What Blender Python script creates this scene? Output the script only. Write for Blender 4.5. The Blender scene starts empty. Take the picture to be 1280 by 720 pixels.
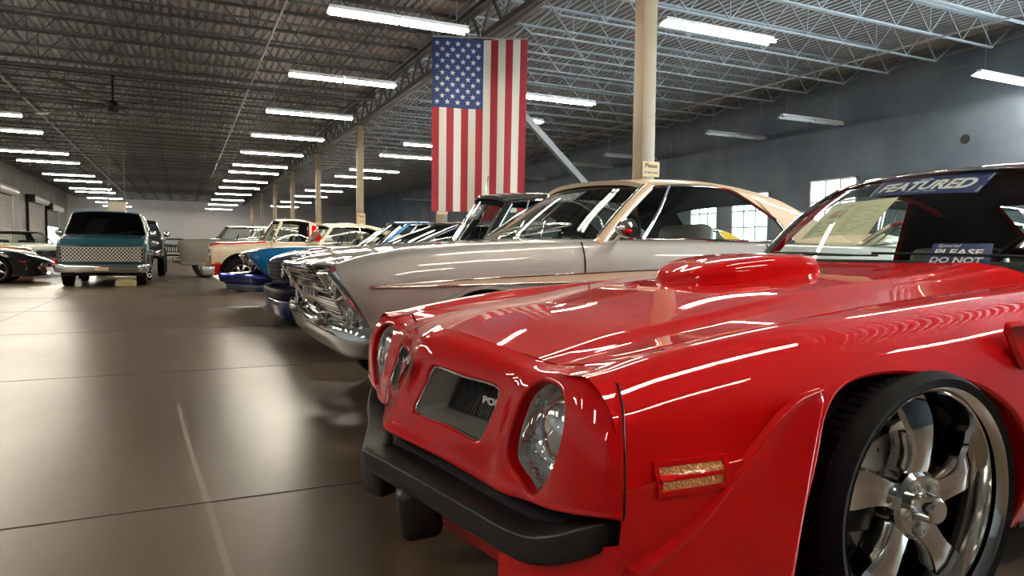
import bpy, bmesh, math, random
import numpy as np
from mathutils import Vector, Matrix, geometry
PI = math.pi
R = math.radians
sc = bpy.context.scene
COL = sc.collection
random.seed(7)

# ------------------------------------------------------------------ materials
def mat(name, col, rough=.5, metal=0., coat=0., coat_r=.03, spec=.5, emis=None, es=0., noise=None, bump=None, trans=0.):
    m = bpy.data.materials.new(name); m.use_nodes = True
    nt = m.node_tree; b = nt.nodes['Principled BSDF']
    b.inputs['Base Color'].default_value = (*col, 1)
    b.inputs['Roughness'].default_value = rough
    b.inputs['Metallic'].default_value = metal
    b.inputs['Coat Weight'].default_value = coat
    b.inputs['Coat Roughness'].default_value = coat_r
    b.inputs['Specular IOR Level'].default_value = spec
    b.inputs['Transmission Weight'].default_value = trans
    if emis:
        b.inputs['Emission Color'].default_value = (*emis, 1)
        b.inputs['Emission Strength'].default_value = es
    if noise or bump:
        tc = nt.nodes.new('ShaderNodeTexCoord')
    if noise:                                    # (scale, other colour, detail)
        n = nt.nodes.new('ShaderNodeTexNoise'); n.inputs['Scale'].default_value = noise[0]
        n.inputs['Detail'].default_value = noise[2] if len(noise) > 2 else 6
        rp = nt.nodes.new('ShaderNodeValToRGB')
        rp.color_ramp.elements[0].color = (*col, 1); rp.color_ramp.elements[1].color = (*noise[1], 1)
        rp.color_ramp.elements[0].position = .35; rp.color_ramp.elements[1].position = .7
        nt.links.new(tc.outputs['Object'], n.inputs['Vector'])
        nt.links.new(n.outputs['Fac'], rp.inputs['Fac'])
        nt.links.new(rp.outputs['Color'], b.inputs['Base Color'])
    if bump:                                     # (scale, strength)
        n2 = nt.nodes.new('ShaderNodeTexNoise'); n2.inputs['Scale'].default_value = bump[0]
        bp = nt.nodes.new('ShaderNodeBump'); bp.inputs['Strength'].default_value = bump[1]
        bp.inputs['Distance'].default_value = .01
        nt.links.new(tc.outputs['Object'], n2.inputs['Vector'])
        nt.links.new(n2.outputs['Fac'], bp.inputs['Height']); nt.links.new(bp.outputs['Normal'], b.inputs['Normal'])
    return m

def glass_mat(name, tint, refl_rough=0.0, ior=1.5):
    m = bpy.data.materials.new(name); m.use_nodes = True
    nt = m.node_tree; nt.nodes.clear()
    out = nt.nodes.new('ShaderNodeOutputMaterial')
    tr = nt.nodes.new('ShaderNodeBsdfTransparent'); tr.inputs['Color'].default_value = (*tint, 1)
    gl = nt.nodes.new('ShaderNodeBsdfGlossy'); gl.inputs['Roughness'].default_value = refl_rough
    fr = nt.nodes.new('ShaderNodeFresnel'); fr.inputs['IOR'].default_value = ior
    ge = nt.nodes.new('ShaderNodeNewGeometry'); mr = nt.nodes.new('ShaderNodeMapRange')
    mr.inputs['To Min'].default_value = ior; mr.inputs['To Max'].default_value = 1/ior      # a thin pane reflects alike from both sides
    nt.links.new(ge.outputs['Backfacing'], mr.inputs['Value']); nt.links.new(mr.outputs[0], fr.inputs['IOR'])
    mx = nt.nodes.new('ShaderNodeMixShader')
    nt.links.new(fr.outputs['Fac'], mx.inputs['Fac']); nt.links.new(tr.outputs[0], mx.inputs[1])
    nt.links.new(gl.outputs[0], mx.inputs[2]); nt.links.new(mx.outputs[0], out.inputs['Surface'])
    return m

def paint(name, col, metal=0., rough=.35, coat=1.0):
    return mat(name, col, .55, metal, coat, .015, .15)

M = dict(
    red=paint('red_paint', (.60, .0015, .002), 0, .4),
    silver=paint('silver_paint', (.43, .41, .385), .5, .38),
    cream=paint('cream_paint', (.72, .56, .37), 0, .4, .6),
    black=paint('black_paint', (.006, .006, .007), 0, .35),
    navy=paint('navy_paint', (.004, .007, .075), .3, .35),
    blue=paint('blue_paint', (.0, .095, .235), .45, .35),
    ivory=paint('ivory_paint', (.76, .62, .44), 0, .4, .8),
    white=paint('white_paint', (.75, .74, .70), 0, .4, .8),
    beige=paint('beige_paint', (.20, .18, .14), .1, .45, .6),
    teal=paint('teal_paint', (.012, .075, .105), .3, .35),
    bronze=paint('bronze_paint', (.42, .20, .08), .5, .35),
    mint=paint('mint_paint', (.55, .60, .50), 0, .4, .7),
    dred=paint('dark_red_paint', (.22, .006, .01), .1, .35),
    yellow=paint('yellow_paint', (.75, .42, .02), 0, .4),
    jeep=paint('dark_grey_paint', (.03, .035, .05), .3, .35),
    chrome=mat('chrome', (.78, .77, .75), .06, 1.),
    polish=mat('polished_alloy', (.74, .72, .69), .085, 1.),
    satin=mat('satin_metal', (.46, .45, .42), .42, .6),
    rubber=mat('tyre_rubber', (.006, .006, .006), .8, spec=.2, bump=(90, .15)),
    bumper=mat('black_bumper_rubber', (.009, .0085, .008), .45, bump=(220, .12)),
    trimblk=mat('black_trim', (.006, .006, .006), .5, spec=.22),
    inner=mat('dark_interior', (.014, .0135, .013), .8, spec=.2),
    seat=mat('seat_vinyl', (.03, .029, .027), .5),
    seatg=mat('grey_seat_vinyl', (.13, .125, .115), .55),
    amber=mat('amber_lens', (.62, .22, .02), .15, coat=1, bump=(160, .6)),
    redlens=mat('red_lens', (.45, .01, .01), .15, coat=1),
    lamp=mat('lamp_glass', (.62, .62, .60), .05, .85, bump=(40, .35)),
    clear=glass_mat('clear_glass', (.97, .98, .98)),
    glass=glass_mat('window_glass', (.90, .95, .92)),
    tint=glass_mat('tinted_glass', (.30, .34, .34)),
    darkglass=glass_mat('dark_glass', (.10, .11, .11)), mesh=mat('mesh_chrome', (.82, .78, .70), .28, .9),
    paper=mat('cream_paper', (.62, .64, .42), .7),
    sign=mat('tan_paper', (.60, .46, .25), .7),
    ink=mat('dark_ink', (.03, .03, .03), .7),
    signblue=mat('sign_blue', (.008, .02, .12), .45),
    signwhite=mat('sign_white', (.85, .85, .82), .5),
    photo=mat('photo_print', (.35, .14, .07), .5, noise=(25, (.6, .5, .35))),
    steel=mat('joist_steel', (.07, .068, .066), .5, .3),  # joists over the aisle: dimmer light put into the colour; also girders, plates
    steel_lit=mat('joist_steel_lit', (.33, .35, .36), .45, .35),  # same joist steel, lightened for the brighter light in the right bay
    column=mat('column_paint', (.29, .222, .145), .55, noise=(3, (.25, .19, .12))),
    galv=mat('galvanised', (.42, .43, .43), .4, .7),
    housing=mat('white_enamel', (.80, .80, .78), .35),
    tube=mat('lit_tube', (1, 1, 1), .4, emis=(1.0, .90, .74), es=110.),
    tubeoff=mat('unlit_tube', (.8, .85, .85), .3),
    wire=mat('hanger_wire', (.45, .45, .45), .4, .8),
    conduit=mat('conduit_steel', (.40, .39, .37), .4, .7),
    door=mat('door_steel', (.42, .42, .40), .5, .2),
    flagred=mat('flag_red', (.25, .007, .014), .75),
    flagwhite=mat('flag_white', (.53, .50, .44), .75),
    flagblue=mat('flag_blue', (.014, .03, .115), .75),
    daylight=mat('daylight_glass', (.8, .9, 1), .3, emis=(.72, .90, 1.0), es=5.),
    unseen_fill=mat('unseen_fill_glass', (.8, .9, 1), .3, emis=(.72, .90, 1.0), es=75.),  # panes of added unseen windows, boosted to brighten the right bay
    foam=mat('yellow_foam', (.62, .52, .26), .8),
    fanm=mat('fan_blade_metal', (.06, .055, .05), .4, .6),
    tan=mat('tan_housing', (.55, .44, .31), .5),
)

M['red'].node_tree.nodes['Principled BSDF'].inputs['Coat IOR'].default_value = 1.42
M['red'].node_tree.nodes['Principled BSDF'].inputs['Specular IOR Level'].default_value = .03

# ------------------------------------------------------------------ mesh collecting
def cr(P, n):
    """Catmull-Rom through rows of P (k,d) sampled at n points, uniform."""
    P = np.asarray(P, float); k = len(P)
    Q = np.vstack([2*P[0]-P[1], P, 2*P[-1]-P[-2]])
    t = np.linspace(0, k-1, n); i = np.clip(t.astype(int), 0, k-2); u = (t-i)[:, None]
    a, b, c, d = Q[i], Q[i+1], Q[i+2], Q[i+3]
    return .5*((2*b)+(-a+c)*u+(2*a-5*b+4*c-d)*u**2+(-a+3*b-3*c+d)*u**3)

def crx(xs, keys):
    """values of key rows [(x, ...)] at xs: cubic hermite with finite-difference tangents (limited)."""
    K = np.asarray(keys, float); x = K[:, 0]; Y = K[:, 1:]
    xs = np.clip(np.asarray(xs, float), x[0], x[-1])
    dx = np.diff(x)[:, None]; s = np.diff(Y, axis=0)/dx
    m = np.vstack([s[:1], .5*(s[:-1]+s[1:]), s[-1:]])
    flat = (s[:-1]*s[1:] <= 0)
    m[1:-1][flat] = 0
    i = np.clip(np.searchsorted(x, xs, side='right')-1, 0, len(x)-2)
    h = dx[i]; t = ((xs-x[i])[:, None])/h
    return ((2*t**3-3*t**2+1)*Y[i]+(t**3-2*t**2+t)*h*m[i]+(-2*t**3+3*t**2)*Y[i+1]+(t**3-t**2)*h*m[i+1])

class MB:
    def __init__(s): s.v = []; s.f = []; s.m = []; s.n = {}
    def add(s, vs, fs, mi=0):
        o = len(s.v); s.v += [tuple(map(float, p)) for p in vs]; s.f += [tuple(o+i for i in f) for f in fs]; s.m += [mi]*len(fs)
        return o
    def box(s, a, b, mi=0, M4=None):
        (x0, y0, z0), (x1, y1, z1) = a, b
        vs = [(x0,y0,z0),(x1,y0,z0),(x1,y1,z0),(x0,y1,z0),(x0,y0,z1),(x1,y0,z1),(x1,y1,z1),(x0,y1,z1)]
        if M4 is not None: vs = [M4 @ Vector(p) for p in vs]
        s.add(vs, [(0,3,2,1),(4,5,6,7),(0,1,5,4),(1,2,6,5),(2,3,7,6),(3,0,4,7)], mi)
    def rbox(s, a, b, r=.02, mi=0, M4=None, seg=2):
        bm = bmesh.new(); bmesh.ops.create_cube(bm, size=1)
        a = Vector(a); b = Vector(b); c = (a+b)/2; d = b-a
        for v in bm.verts: v.co = Vector((v.co.x*d.x, v.co.y*d.y, v.co.z*d.z))+c
        bmesh.ops.bevel(bm, geom=bm.edges[:], offset=min(r, .49*min(abs(d.x), abs(d.y), abs(d.z))), segments=seg, profile=.5, affect='EDGES')
        s.bm(bm, mi, M4)
    def bm(s, bm, mi=0, M4=None):
        bm.verts.index_update()
        s.add([(M4 @ v.co if M4 is not None else v.co) for v in bm.verts], [[v.index for v in f.verts] for f in bm.faces], mi); bm.free()
    def tube(s, pts, r, seg=8, mi=0, closed=False, caps=True, flat=None):
        P = [Vector(p) for p in pts]; n = len(P); rings = []
        rr = r if hasattr(r, '__len__') else [r]*n
        up = Vector((0,0,1))
        for i in range(n):
            if closed: t = P[(i+1)%n]-P[i-1]
            else: t = P[min(i+1,n-1)]-P[max(i-1,0)]
            t.normalize()
            ref = up if abs(t.dot(up)) < .95 else Vector((1,0,0))
            a = t.cross(ref).normalized(); b = a.cross(t).normalized()
            ring = []
            for k in range(seg):
                w = 2*PI*(k+.5)/seg
                ca, sa = math.cos(w)*rr[i], math.sin(w)*rr[i]*(flat or 1)
                ring.append(P[i]+a*ca+b*sa)
            rings.append(ring)
        vs = [p for q in rings for p in q]; fs = []
        for i in range(n if closed else n-1):
            j = (i+1)%n
            for k in range(seg):
                l = (k+1)%seg
                fs.append((i*seg+k, i*seg+l, j*seg+l, j*seg+k))
        if caps and not closed:
            fs.append(tuple(range(seg))[::-1]); fs.append(tuple((n-1)*seg+k for k in range(seg)))
        s.add(vs, fs, mi)
    def bar(s, a, b, w, h, mi=0):
        """square bar from a to b"""
        s.tube([a, b], max(w, h)*.7071, 4, mi)
    def lathe(s, prof, c=(0,0,0), axis='y', seg=32, mi=0, sgn=1, closed=False):
        """prof rows (radius, along-axis)"""
        vs = []; n = len(prof)
        for r, h in prof:
            for k in range(seg):
                w = 2*PI*k/seg; u, v = r*math.cos(w), r*math.sin(w)
                p = {'y': (u, sgn*h, v), 'x': (sgn*h, u, v), 'z': (u, v, sgn*h)}[axis]
                vs.append((p[0]+c[0], p[1]+c[1], p[2]+c[2]))
        fs = []
        for i in range(n-1+(1 if closed else 0)):
            j = (i+1)%n
            for k in range(seg):
                l = (k+1)%seg; fs.append((i*seg+k, i*seg+l, j*seg+l, j*seg+k))
        s.add(vs, fs, mi)
    def grid(s, G, mi=0, closeu=False):
        """G[i][j] points"""
        G = np.asarray(G, float); a, b = G.shape[:2]
        vs = G.reshape(-1, 3)
        fs = []
        for i in range(a-1+(1 if closeu else 0)):
            i2 = (i+1)%a
            for j in range(b-1): fs.append((i*b+j, i*b+j+1, i2*b+j+1, i2*b+j))
        s.add(vs, fs, mi)
    def prism(s, poly, d, mi=0):
        """poly: 3d points, d: extrude vector; capped"""
        n = len(poly); d = Vector(d)
        vs = [Vector(p) for p in poly]+[Vector(p)+d for p in poly]
        fs = [tuple(range(n))[::-1], tuple(range(n, 2*n))]+[(i, (i+1)%n, n+(i+1)%n, n+i) for i in range(n)]
        s.add(vs, fs, mi)
    def mesh(s, name, mats, ang=35, weld=0, normals=None):
        me = bpy.data.meshes.new(name); me.from_pydata(s.v, [], s.f)
        if not isinstance(mats, (list, tuple)): mats = [mats]
        for m_ in mats: me.materials.append(M[m_] if isinstance(m_, str) else m_)
        me.polygons.foreach_set('material_index', s.m)
        if weld or normals is None:
            bm = bmesh.new(); bm.from_mesh(me)
            if weld: bmesh.ops.remove_doubles(bm, verts=bm.verts, dist=weld)
            bmesh.ops.recalc_face_normals(bm, faces=bm.faces)
            bm.to_mesh(me); bm.free()
        if ang:
            me.polygons.foreach_set('use_smooth', [True]*len(me.polygons))
            if ang < 180: me.set_sharp_from_angle(angle=R(ang))
        if normals is not None: me.normals_split_custom_set_from_vertices(normals)
        me.update(); return me
    def build(s, name, mats, parent=None, ang=35, weld=0, label=None, normals=None):
        return link(name, s.mesh(name, mats, ang, weld, normals), parent, label)

def link(name, me, parent=None, label=None):
    o = bpy.data.objects.new(name, me); COL.objects.link(o)
    if parent: o.parent = parent
    if label: o['label'] = label
    return o

def thing(name, label, cat, loc=(0,0,0), rz=0., group=None):
    o = bpy.data.objects.new(name, None); COL.objects.link(o); o.empty_display_size = .1
    o.location = loc; o.rotation_euler = (0,0,rz); o['label'] = label; o['category'] = cat
    if group: o['group'] = group
    return o

def tag(o, label, cat, group=None, kind=None):
    o['label'] = label; o['category'] = cat
    if group: o['group'] = group
    if kind: o['kind'] = kind
    return o

def struct(o): o['kind'] = 'structure'; return o

def dup(root, loc, rz=0., label=None, group=None):
    r = root.copy(); COL.objects.link(r); r.location = loc; r.rotation_euler = (0,0,rz)
    if label: r['label'] = label
    if group: r['group'] = group
    for ch in list(root.children):
        c = ch.copy(); COL.objects.link(c); c.parent = r
        for g in list(ch.children):
            d = g.copy(); COL.objects.link(d); d.parent = c
    return r

def text_mb(mb, txt, size, M4, mi=0, depth=.002, shear=0., bold=0., sx=1.):
    cu = bpy.data.curves.new('t', 'FONT'); cu.body = txt; cu.size = size; cu.extrude = depth; cu.shear = shear; cu.offset = bold
    cu.align_x = 'CENTER'; cu.align_y = 'CENTER'; cu.resolution_u = 3
    o = bpy.data.objects.new('t', cu); COL.objects.link(o)
    me = bpy.data.meshes.new_from_object(o.evaluated_get(bpy.context.evaluated_depsgraph_get()))
    S = Matrix.Diagonal((sx, 1, 1, 1))
    mb.add([M4 @ (S @ v.co) for v in me.vertices], [tuple(p.vertices) for p in me.polygons], mi)
    bpy.data.objects.remove(o); bpy.data.curves.remove(cu); bpy.data.meshes.remove(me)

def frame(o, ex, ey):
    """matrix with origin o, x along ex, y along ey (orthonormalised)"""
    ex = Vector(ex).normalized(); ez = ex.cross(Vector(ey)).normalized(); ey = ez.cross(ex)
    m = Matrix.Identity(4)
    for i in range(3): m[i][0], m[i][1], m[i][2], m[i][3] = ex[i], ey[i], ez[i], o[i]
    return m

def boolean(me, cutters, name):
    """me minus each cutter mesh; material slots of cutters are carried over"""
    o = bpy.data.objects.new('tmp', me); COL.objects.link(o); tmp = [o]
    for c in cutters:
        co = bpy.data.objects.new('tmpc', c); COL.objects.link(co); tmp.append(co)
        md = o.modifiers.new('b', 'BOOLEAN'); md.operation = 'DIFFERENCE'; md.solver = 'EXACT'; md.object = co
        md.material_mode = 'TRANSFER'
    bpy.context.view_layer.update()
    r = bpy.data.meshes.new_from_object(o.evaluated_get(bpy.context.evaluated_depsgraph_get()))
    for t in tmp: bpy.data.objects.remove(t)
    r.name = name
    return r

# ------------------------------------------------------------------ camera
CAMZ = .945
cd = bpy.data.cameras.new('camera'); cam = bpy.data.objects.new('camera', cd); COL.objects.link(cam)
cd.sensor_width = 36; cd.lens = 870/1280*36; cd.clip_start = .05; cd.clip_end = 300
yaw, pit, rol = R(25.4), R(-3.03), R(.6)
f_ = Vector((math.sin(yaw)*math.cos(pit), math.cos(yaw)*math.cos(pit), math.sin(pit)))
r0 = Vector((math.cos(yaw), -math.sin(yaw), 0)); u0 = r0.cross(f_)
r_ = r0*math.cos(rol)+u0*math.sin(rol); u_ = u0*math.cos(rol)-r0*math.sin(rol)
mw = Matrix.Identity(4)
for i in range(3): mw[i][0], mw[i][1], mw[i][2] = r_[i], u_[i], -f_[i]
mw.translation = (0, 0, CAMZ); cam.matrix_world = mw
sc.camera = cam
sc.view_settings.view_transform = 'Standard'; sc.view_settings.look = 'None'; sc.view_settings.exposure = 0; sc.view_settings.gamma = 1; sc.view_settings.use_curve_mapping = False
sc.cycles.use_denoising = True
sc.cycles.max_bounces = 8; sc.cycles.transparent_max_bounces = 24; sc.cycles.glossy_bounces = 5; sc.cycles.diffuse_bounces = 4; sc.cycles.sample_clamp_indirect = 12
sc.cycles.caustics_reflective = False; sc.cycles.caustics_refractive = False
wd = bpy.data.worlds.new('world'); sc.world = wd; wd.use_nodes = True; wd.node_tree.nodes['Background'].inputs[0].default_value = (.6, .75, 1, 1); wd.node_tree.nodes['Background'].inputs[1].default_value = .3

# ------------------------------------------------------------------ setting
XL, XR, YF, YB, ZD = -10.0, 18.0, 80.0, -20.0, 6.42      # walls, deck height
XG = 6.0                                               # column line
def floor_mat():
    m = mat('polished_concrete', (.13, .105, .08), .3)
    nt = m.node_tree; b = nt.nodes['Principled BSDF']; tc = nt.nodes.new('ShaderNodeTexCoord')
    def noise(scale, det, sx=1, sy=1):
        mp = nt.nodes.new('ShaderNodeMapping'); mp.inputs['Scale'].default_value = (sx, sy, 1)
        n = nt.nodes.new('ShaderNodeTexNoise'); n.inputs['Scale'].default_value = scale; n.inputs['Detail'].default_value = det
        nt.links.new(tc.outputs['Object'], mp.inputs['Vector']); nt.links.new(mp.outputs[0], n.inputs['Vector']); return n
    n1 = noise(.55, 8); n2 = noise(5, 8, 1, .5); n3 = noise(2.2, 9, .35, 1.6)
    rp = nt.nodes.new('ShaderNodeValToRGB')
    rp.color_ramp.elements[0].color = (.090, .063, .042, 1); rp.color_ramp.elements[0].position = .3
    rp.color_ramp.elements[1].color = (.138, .099, .067, 1); rp.color_ramp.elements[1].position = .75
    mx = nt.nodes.new('ShaderNodeMix'); mx.inputs['Factor'].default_value = .45
    nt.links.new(n1.outputs['Fac'], mx.inputs['A']); nt.links.new(n2.outputs['Fac'], mx.inputs['B'])
    nt.links.new(mx.outputs['Result'], rp.inputs['Fac']); nt.links.new(rp.outputs['Color'], b.inputs['Base Color'])
    r2 = nt.nodes.new('ShaderNodeMapRange'); r2.inputs['From Min'].default_value = .3; r2.inputs['From Max'].default_value = .7
    r2.inputs['To Min'].default_value = .29; r2.inputs['To Max'].default_value = .37
    nt.links.new(n1.outputs['Fac'], r2.inputs['Value']); nt.links.new(r2.outputs[0], b.inputs['Roughness'])
    b.inputs['Specular IOR Level'].default_value = .55
    return m
def wall_mat(name, c1, c2, scale=.5):
    m = mat(name, c1, .7, noise=(scale, c2, 10)); return m

mb = MB(); mb.box((XL-.3, YB-.3, -.25), (XR+.3, YF+.3, 0))
fl = struct(mb.build('floor', floor_mat(), ang=0))
# saw-cut joints and a taped-over crack
mb = MB()
for y in (2.78, 5.86, 8.94, 12.02, 15.1, 18.2, 21.3, 27.4, 33.5, 39.6, 45.7):
    mb.box((XL+.05, y-.004, 0), (XR-.05, y+.004, .0012))
for x in (-2.05, 6.05): mb.box((x-.004, YB+.05, 0), (x+.004, YF-.05, .0012))
struct(mb.build('floor_joints', mat('joint_dark', (.03, .024, .018), .8), fl, ang=0))
mb = MB()
pp = [(.10, 1.2), (.115, 2.1), (.075, 2.8), (.02, 3.6), (-.03, 4.6)]
for (a, b) in zip(pp[:-1], pp[1:]):
    mb.add([(a[0]-.011, a[1], .0006), (a[0]+.011, a[1], .0006), (b[0]+.011, b[1], .0006), (b[0]-.011, b[1], .0006)], [(0,1,2,3)])
struct(mb.build('floor_repair_line', mat('repair_filler', (.20, .165, .125), .45), fl, ang=0))

mb = MB(); mb.box((XR, YB, 0), (XR+.3, YF, ZD+.3)); 
wr = wall_mat('grey_tilt_concrete', (.115, .155, .215), (.185, .24, .305), .8)
W0 = struct(mb.build('wall_right', wr, ang=0))
mb = MB()
for y in (2.5, 9.35, 16.2, 23.0, 29.8, 36.6, 43.4): mb.box((XR-.012, y-.02, 0), (XR, y+.02, 5.35))
mb.box((XR-.03, YB, 5.72), (XR, YF, 5.76)); mb.box((XR-.09, YB, 6.10), (XR, YF, 6.17))
mb.box((XR-.09, YB, 6.32), (XR, YF, 6.42))
struct(mb.build('wall_right_ledger', mat('wall_joint', (.20, .21, .215), .6), W0, ang=0))
mb = MB()
mb.lathe([(.001, 0), (.12, 0), (.12, .012), (.001, .012)], (XR-.012, 11.2, 3.9), 'x', 20)
struct(mb.build('wall_right_plug', mat('plug_dark', (.03, .03, .03), .7), W0, ang=0))
mb = MB(); mb.box((XL-.3, YB, 0), (XL, YF, ZD+.3))
W1 = struct(mb.build('wall_left', wall_mat('pale_grey_concrete', (.30, .31, .31), (.42, .42, .41), .6), ang=0))
mb = MB()
for y in (30, 38, 45.6, 55.3, 64, 72): mb.box((XL, y-.02, 0), (XL+.012, y+.02, 6))
struct(mb.build('wall_left_joints', 'wire', W1, ang=0))
mb = MB(); mb.box((XL, YF, 0), (XR, YF+.3, ZD+.3))
struct(mb.build('wall_far', wall_mat('pale_blue_grey_wall', (.52, .53, .55), (.60, .60, .60), .15), ang=0))
mb = MB(); mb.box((XL, YB-.3, 0), (XR, YB, ZD+.3))
struct(mb.build('wall_near', wall_mat('near_wall_paint', (.07, .07, .07), (.10, .10, .10), .5), ang=0))
# corrugated deck, ribs along the hall
mb = MB(); xs = []; x = XL
while x < XR:
    xs += [(x, 0), (x+.075, 0), (x+.10, .045), (x+.165, .045)]; x += .19
G = [[(a, YB, ZD+b) for a, b in xs], [(a, YF, ZD+b) for a, b in xs]]
mb.grid(G)
deck = struct(mb.build('ceiling', mat('galvanised_deck', (.34, .35, .36), .45, .35, noise=(.35, (.45, .45, .45), 6)), ang=0))
mb = MB(); mb.box((XL-.3, YB-.3, ZD+.06), (XR+.3, YF+.3, ZD+.2))
struct(mb.build('ceiling_insulation', 'inner', deck, ang=0))

# joists -------------------------------------------------------------
def joist_mesh(x0, x1, zb, zt, pan, material):
    out = []
    t = MB(); t.box((x0, -.055, zt-.05), (x1, -.008, zt)); t.box((x0, .008, zt-.05), (x1, .055, zt)); out.append(('top_chord', t))
    b = MB(); b.box((x0+.9, -.034, zb), (x1-.9, -.006, zb+.032)); b.box((x0+.9, .006, zb), (x1-.9, .034, zb+.032)); out.append(('bottom_chord', b))
    w = MB(); n = int(round((x1-x0-1.8)/pan)); d = (x1-x0-1.8)/n; xx = x0+.9
    w.bar((x0+.1, 0, zt-.03), (xx, 0, zb+.03), .024, .024)
    w.bar((x1-.1, 0, zt-.03), (x1-.9, 0, zb+.03), .024, .024)
    for i in range(n):
        a = xx+i*d
        w.bar((a, 0, zb+.03), (a+d/2, 0, zt-.03), .02, .02); w.bar((a+d/2, 0, zt-.03), (a+d, 0, zb+.03), .02, .02)
        if i%2: w.bar((a, 0, zb+.03), (a, 0, zt-.03), .016, .016)
    out.append(('web', w))
    return [(n_, m_.mesh(n_, material, ang=0)) for n_, m_ in out]
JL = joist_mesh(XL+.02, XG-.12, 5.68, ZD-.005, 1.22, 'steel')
JR = joist_mesh(XG+.12, XR-.1, 5.75, ZD-.005, 1.1, 'steel_lit')
ORD = ['first','second','third','fourth','fifth','sixth','seventh','eighth','ninth','tenth','eleventh','twelfth','thirteenth','fourteenth','fifteenth','sixteenth','seventeenth','eighteenth','nineteenth','twentieth']
def place_joists(parts, y0, dy, yend, side, grp):
    y = y0; i = 0
    while y < yend:
        lab = f'open web steel joist under the {side}, ' + ((ORD[i] if i < 20 else f'number {i+1}')+' from the front')
        t = thing('roof_joist', lab, 'joist', (0, y, 0), 0, grp)
        for n_, me in parts: link(n_, me, t)
        y += dy; i += 1
place_joists(JL, 8.3, 1.46, YF-.5, 'roof over the aisle', 'roof joists over the aisle')
place_joists(JR, 6.1, 1.32, YF-.5, 'roof of the right bay', 'roof joists over the right bay')
# girders + columns
COLY = [8.29, 16.86, 25.85, 34.53, 43.1, 51.7, 60.6, 69.5]
ends = [-.4]+COLY+[YF-.1]
for i, (a, b) in enumerate(zip(ends[:-1], ends[1:])):
    t = thing('joist_girder', f'dark steel roof girder running over the columns, {ORD[i]} bay from the front', 'girder', (XG, (a+b)/2, 0), 0, 'girders over the column line')
    L = (b-a)/2-.16
    q = MB(); q.box((-.11, -L, 6.24), (-.01, L, 6.34)); q.box((.01, -L, 6.24), (.11, L, 6.34)); q.build('top_chord', 'steel', t, 0)
    q = MB(); q.box((-.12, -L, 5.50), (-.012, L, 5.62)); q.box((.012, -L, 5.50), (.12, L, 5.62)); q.build('bottom_chord', 'steel', t, 0)
    q = MB(); n = 7; d = 2*L/n
    for k in range(n):
        y = -L+k*d
        q.bar((0, y, 5.56), (0, y+d/2, 6.29), .05, .05); q.bar((0, y+d/2, 6.29), (0, y+d, 5.56), .05, .05)
    q.build('web', 'steel', t, 0)
for i, y in enumerate(COLY):
    lab = ['tan square steel column in front of the grey wall, beside the silver coupe', 'tan column hidden behind the big hanging flag', 'tan column with a paper notice behind the blue coupe'][i] if i < 3 else f'tan steel column in the far column line, {ORD[i]} from the front'
    t = thing('column', lab, 'column', (XG, y, 0), 0, 'steel columns')
    q = MB(); q.rbox((-.115, -.115, 0), (.115, .115, 5.5), .015); q.build('shaft', 'column', t)
    q = MB(); q.box((-.2, -.2, 0), (.2, .2, .02))
    for sx in (-1, 1):
        for sy in (-1, 1): q.lathe([(.001, .045), (.016, .045), (.016, .02)], (.172*sx, .172*sy, 0), 'z', 6)
    q.build('base_plate', 'steel', t, 0)
    q = MB(); q.box((-.2, -.2, 5.48), (.2, .2, 5.50)); q.build('cap_plate', 'steel', t, 0)
# paper notices on the columns
def notice(y, z, x, lab, w=.29, h=.215):
    t = thing('paper_notice', lab, 'notice', (x, y-.118, z), 0, 'please do not touch notices')
    q = MB(); q.box((-w/2, -.002, -h/2), (w/2, 0, h/2)); q.build('sheet', 'sign', t, 0)
    q = MB(); FM = frame((0, -.003, h*.22), (1,0,0), (0,0,1)); text_mb(q, 'Please', .085, FM, 0, .0005, 0, .002)
    text_mb(q, 'Do Not Touch', .036, frame((0, -.003, -h*.22), (1,0,0), (0,0,1)), 0, .0005, 0, .001); q.build('lettering', 'ink', t, 0)
notice(COLY[0], 2.13, XG+.05, 'tan Please Do Not Touch notice taped to the nearest column')
notice(COLY[1], 1.98, XG-.02, 'tan paper notice below the lower left corner of the flag', .28, .24)
notice(COLY[2], 2.08, XG+.02, 'tan paper notice on the column above the cream car', .3, .42)
notice(COLY[3], 2.0, XG+.02, 'tan paper notice on the column behind the white pickup', .3, .5)
# diagonal brace
q = MB(); q.bar((8.35, 17.9, 5.2), (12.9, 17.9, 1.15), .17, .17)
q.bar((8.35, 17.9, 5.2), (8.2, 17.9, 5.72), .1, .1); q.bar((12.9, 17.9, 1.15), (12.95, 17.9, 0.0), .17, .17)
tag(q.build('diagonal_brace', mat('brace_steel', (.15, .16, .17), .5, .2), None, 0), 'grey diagonal steel brace right of the flag', 'brace')
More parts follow.
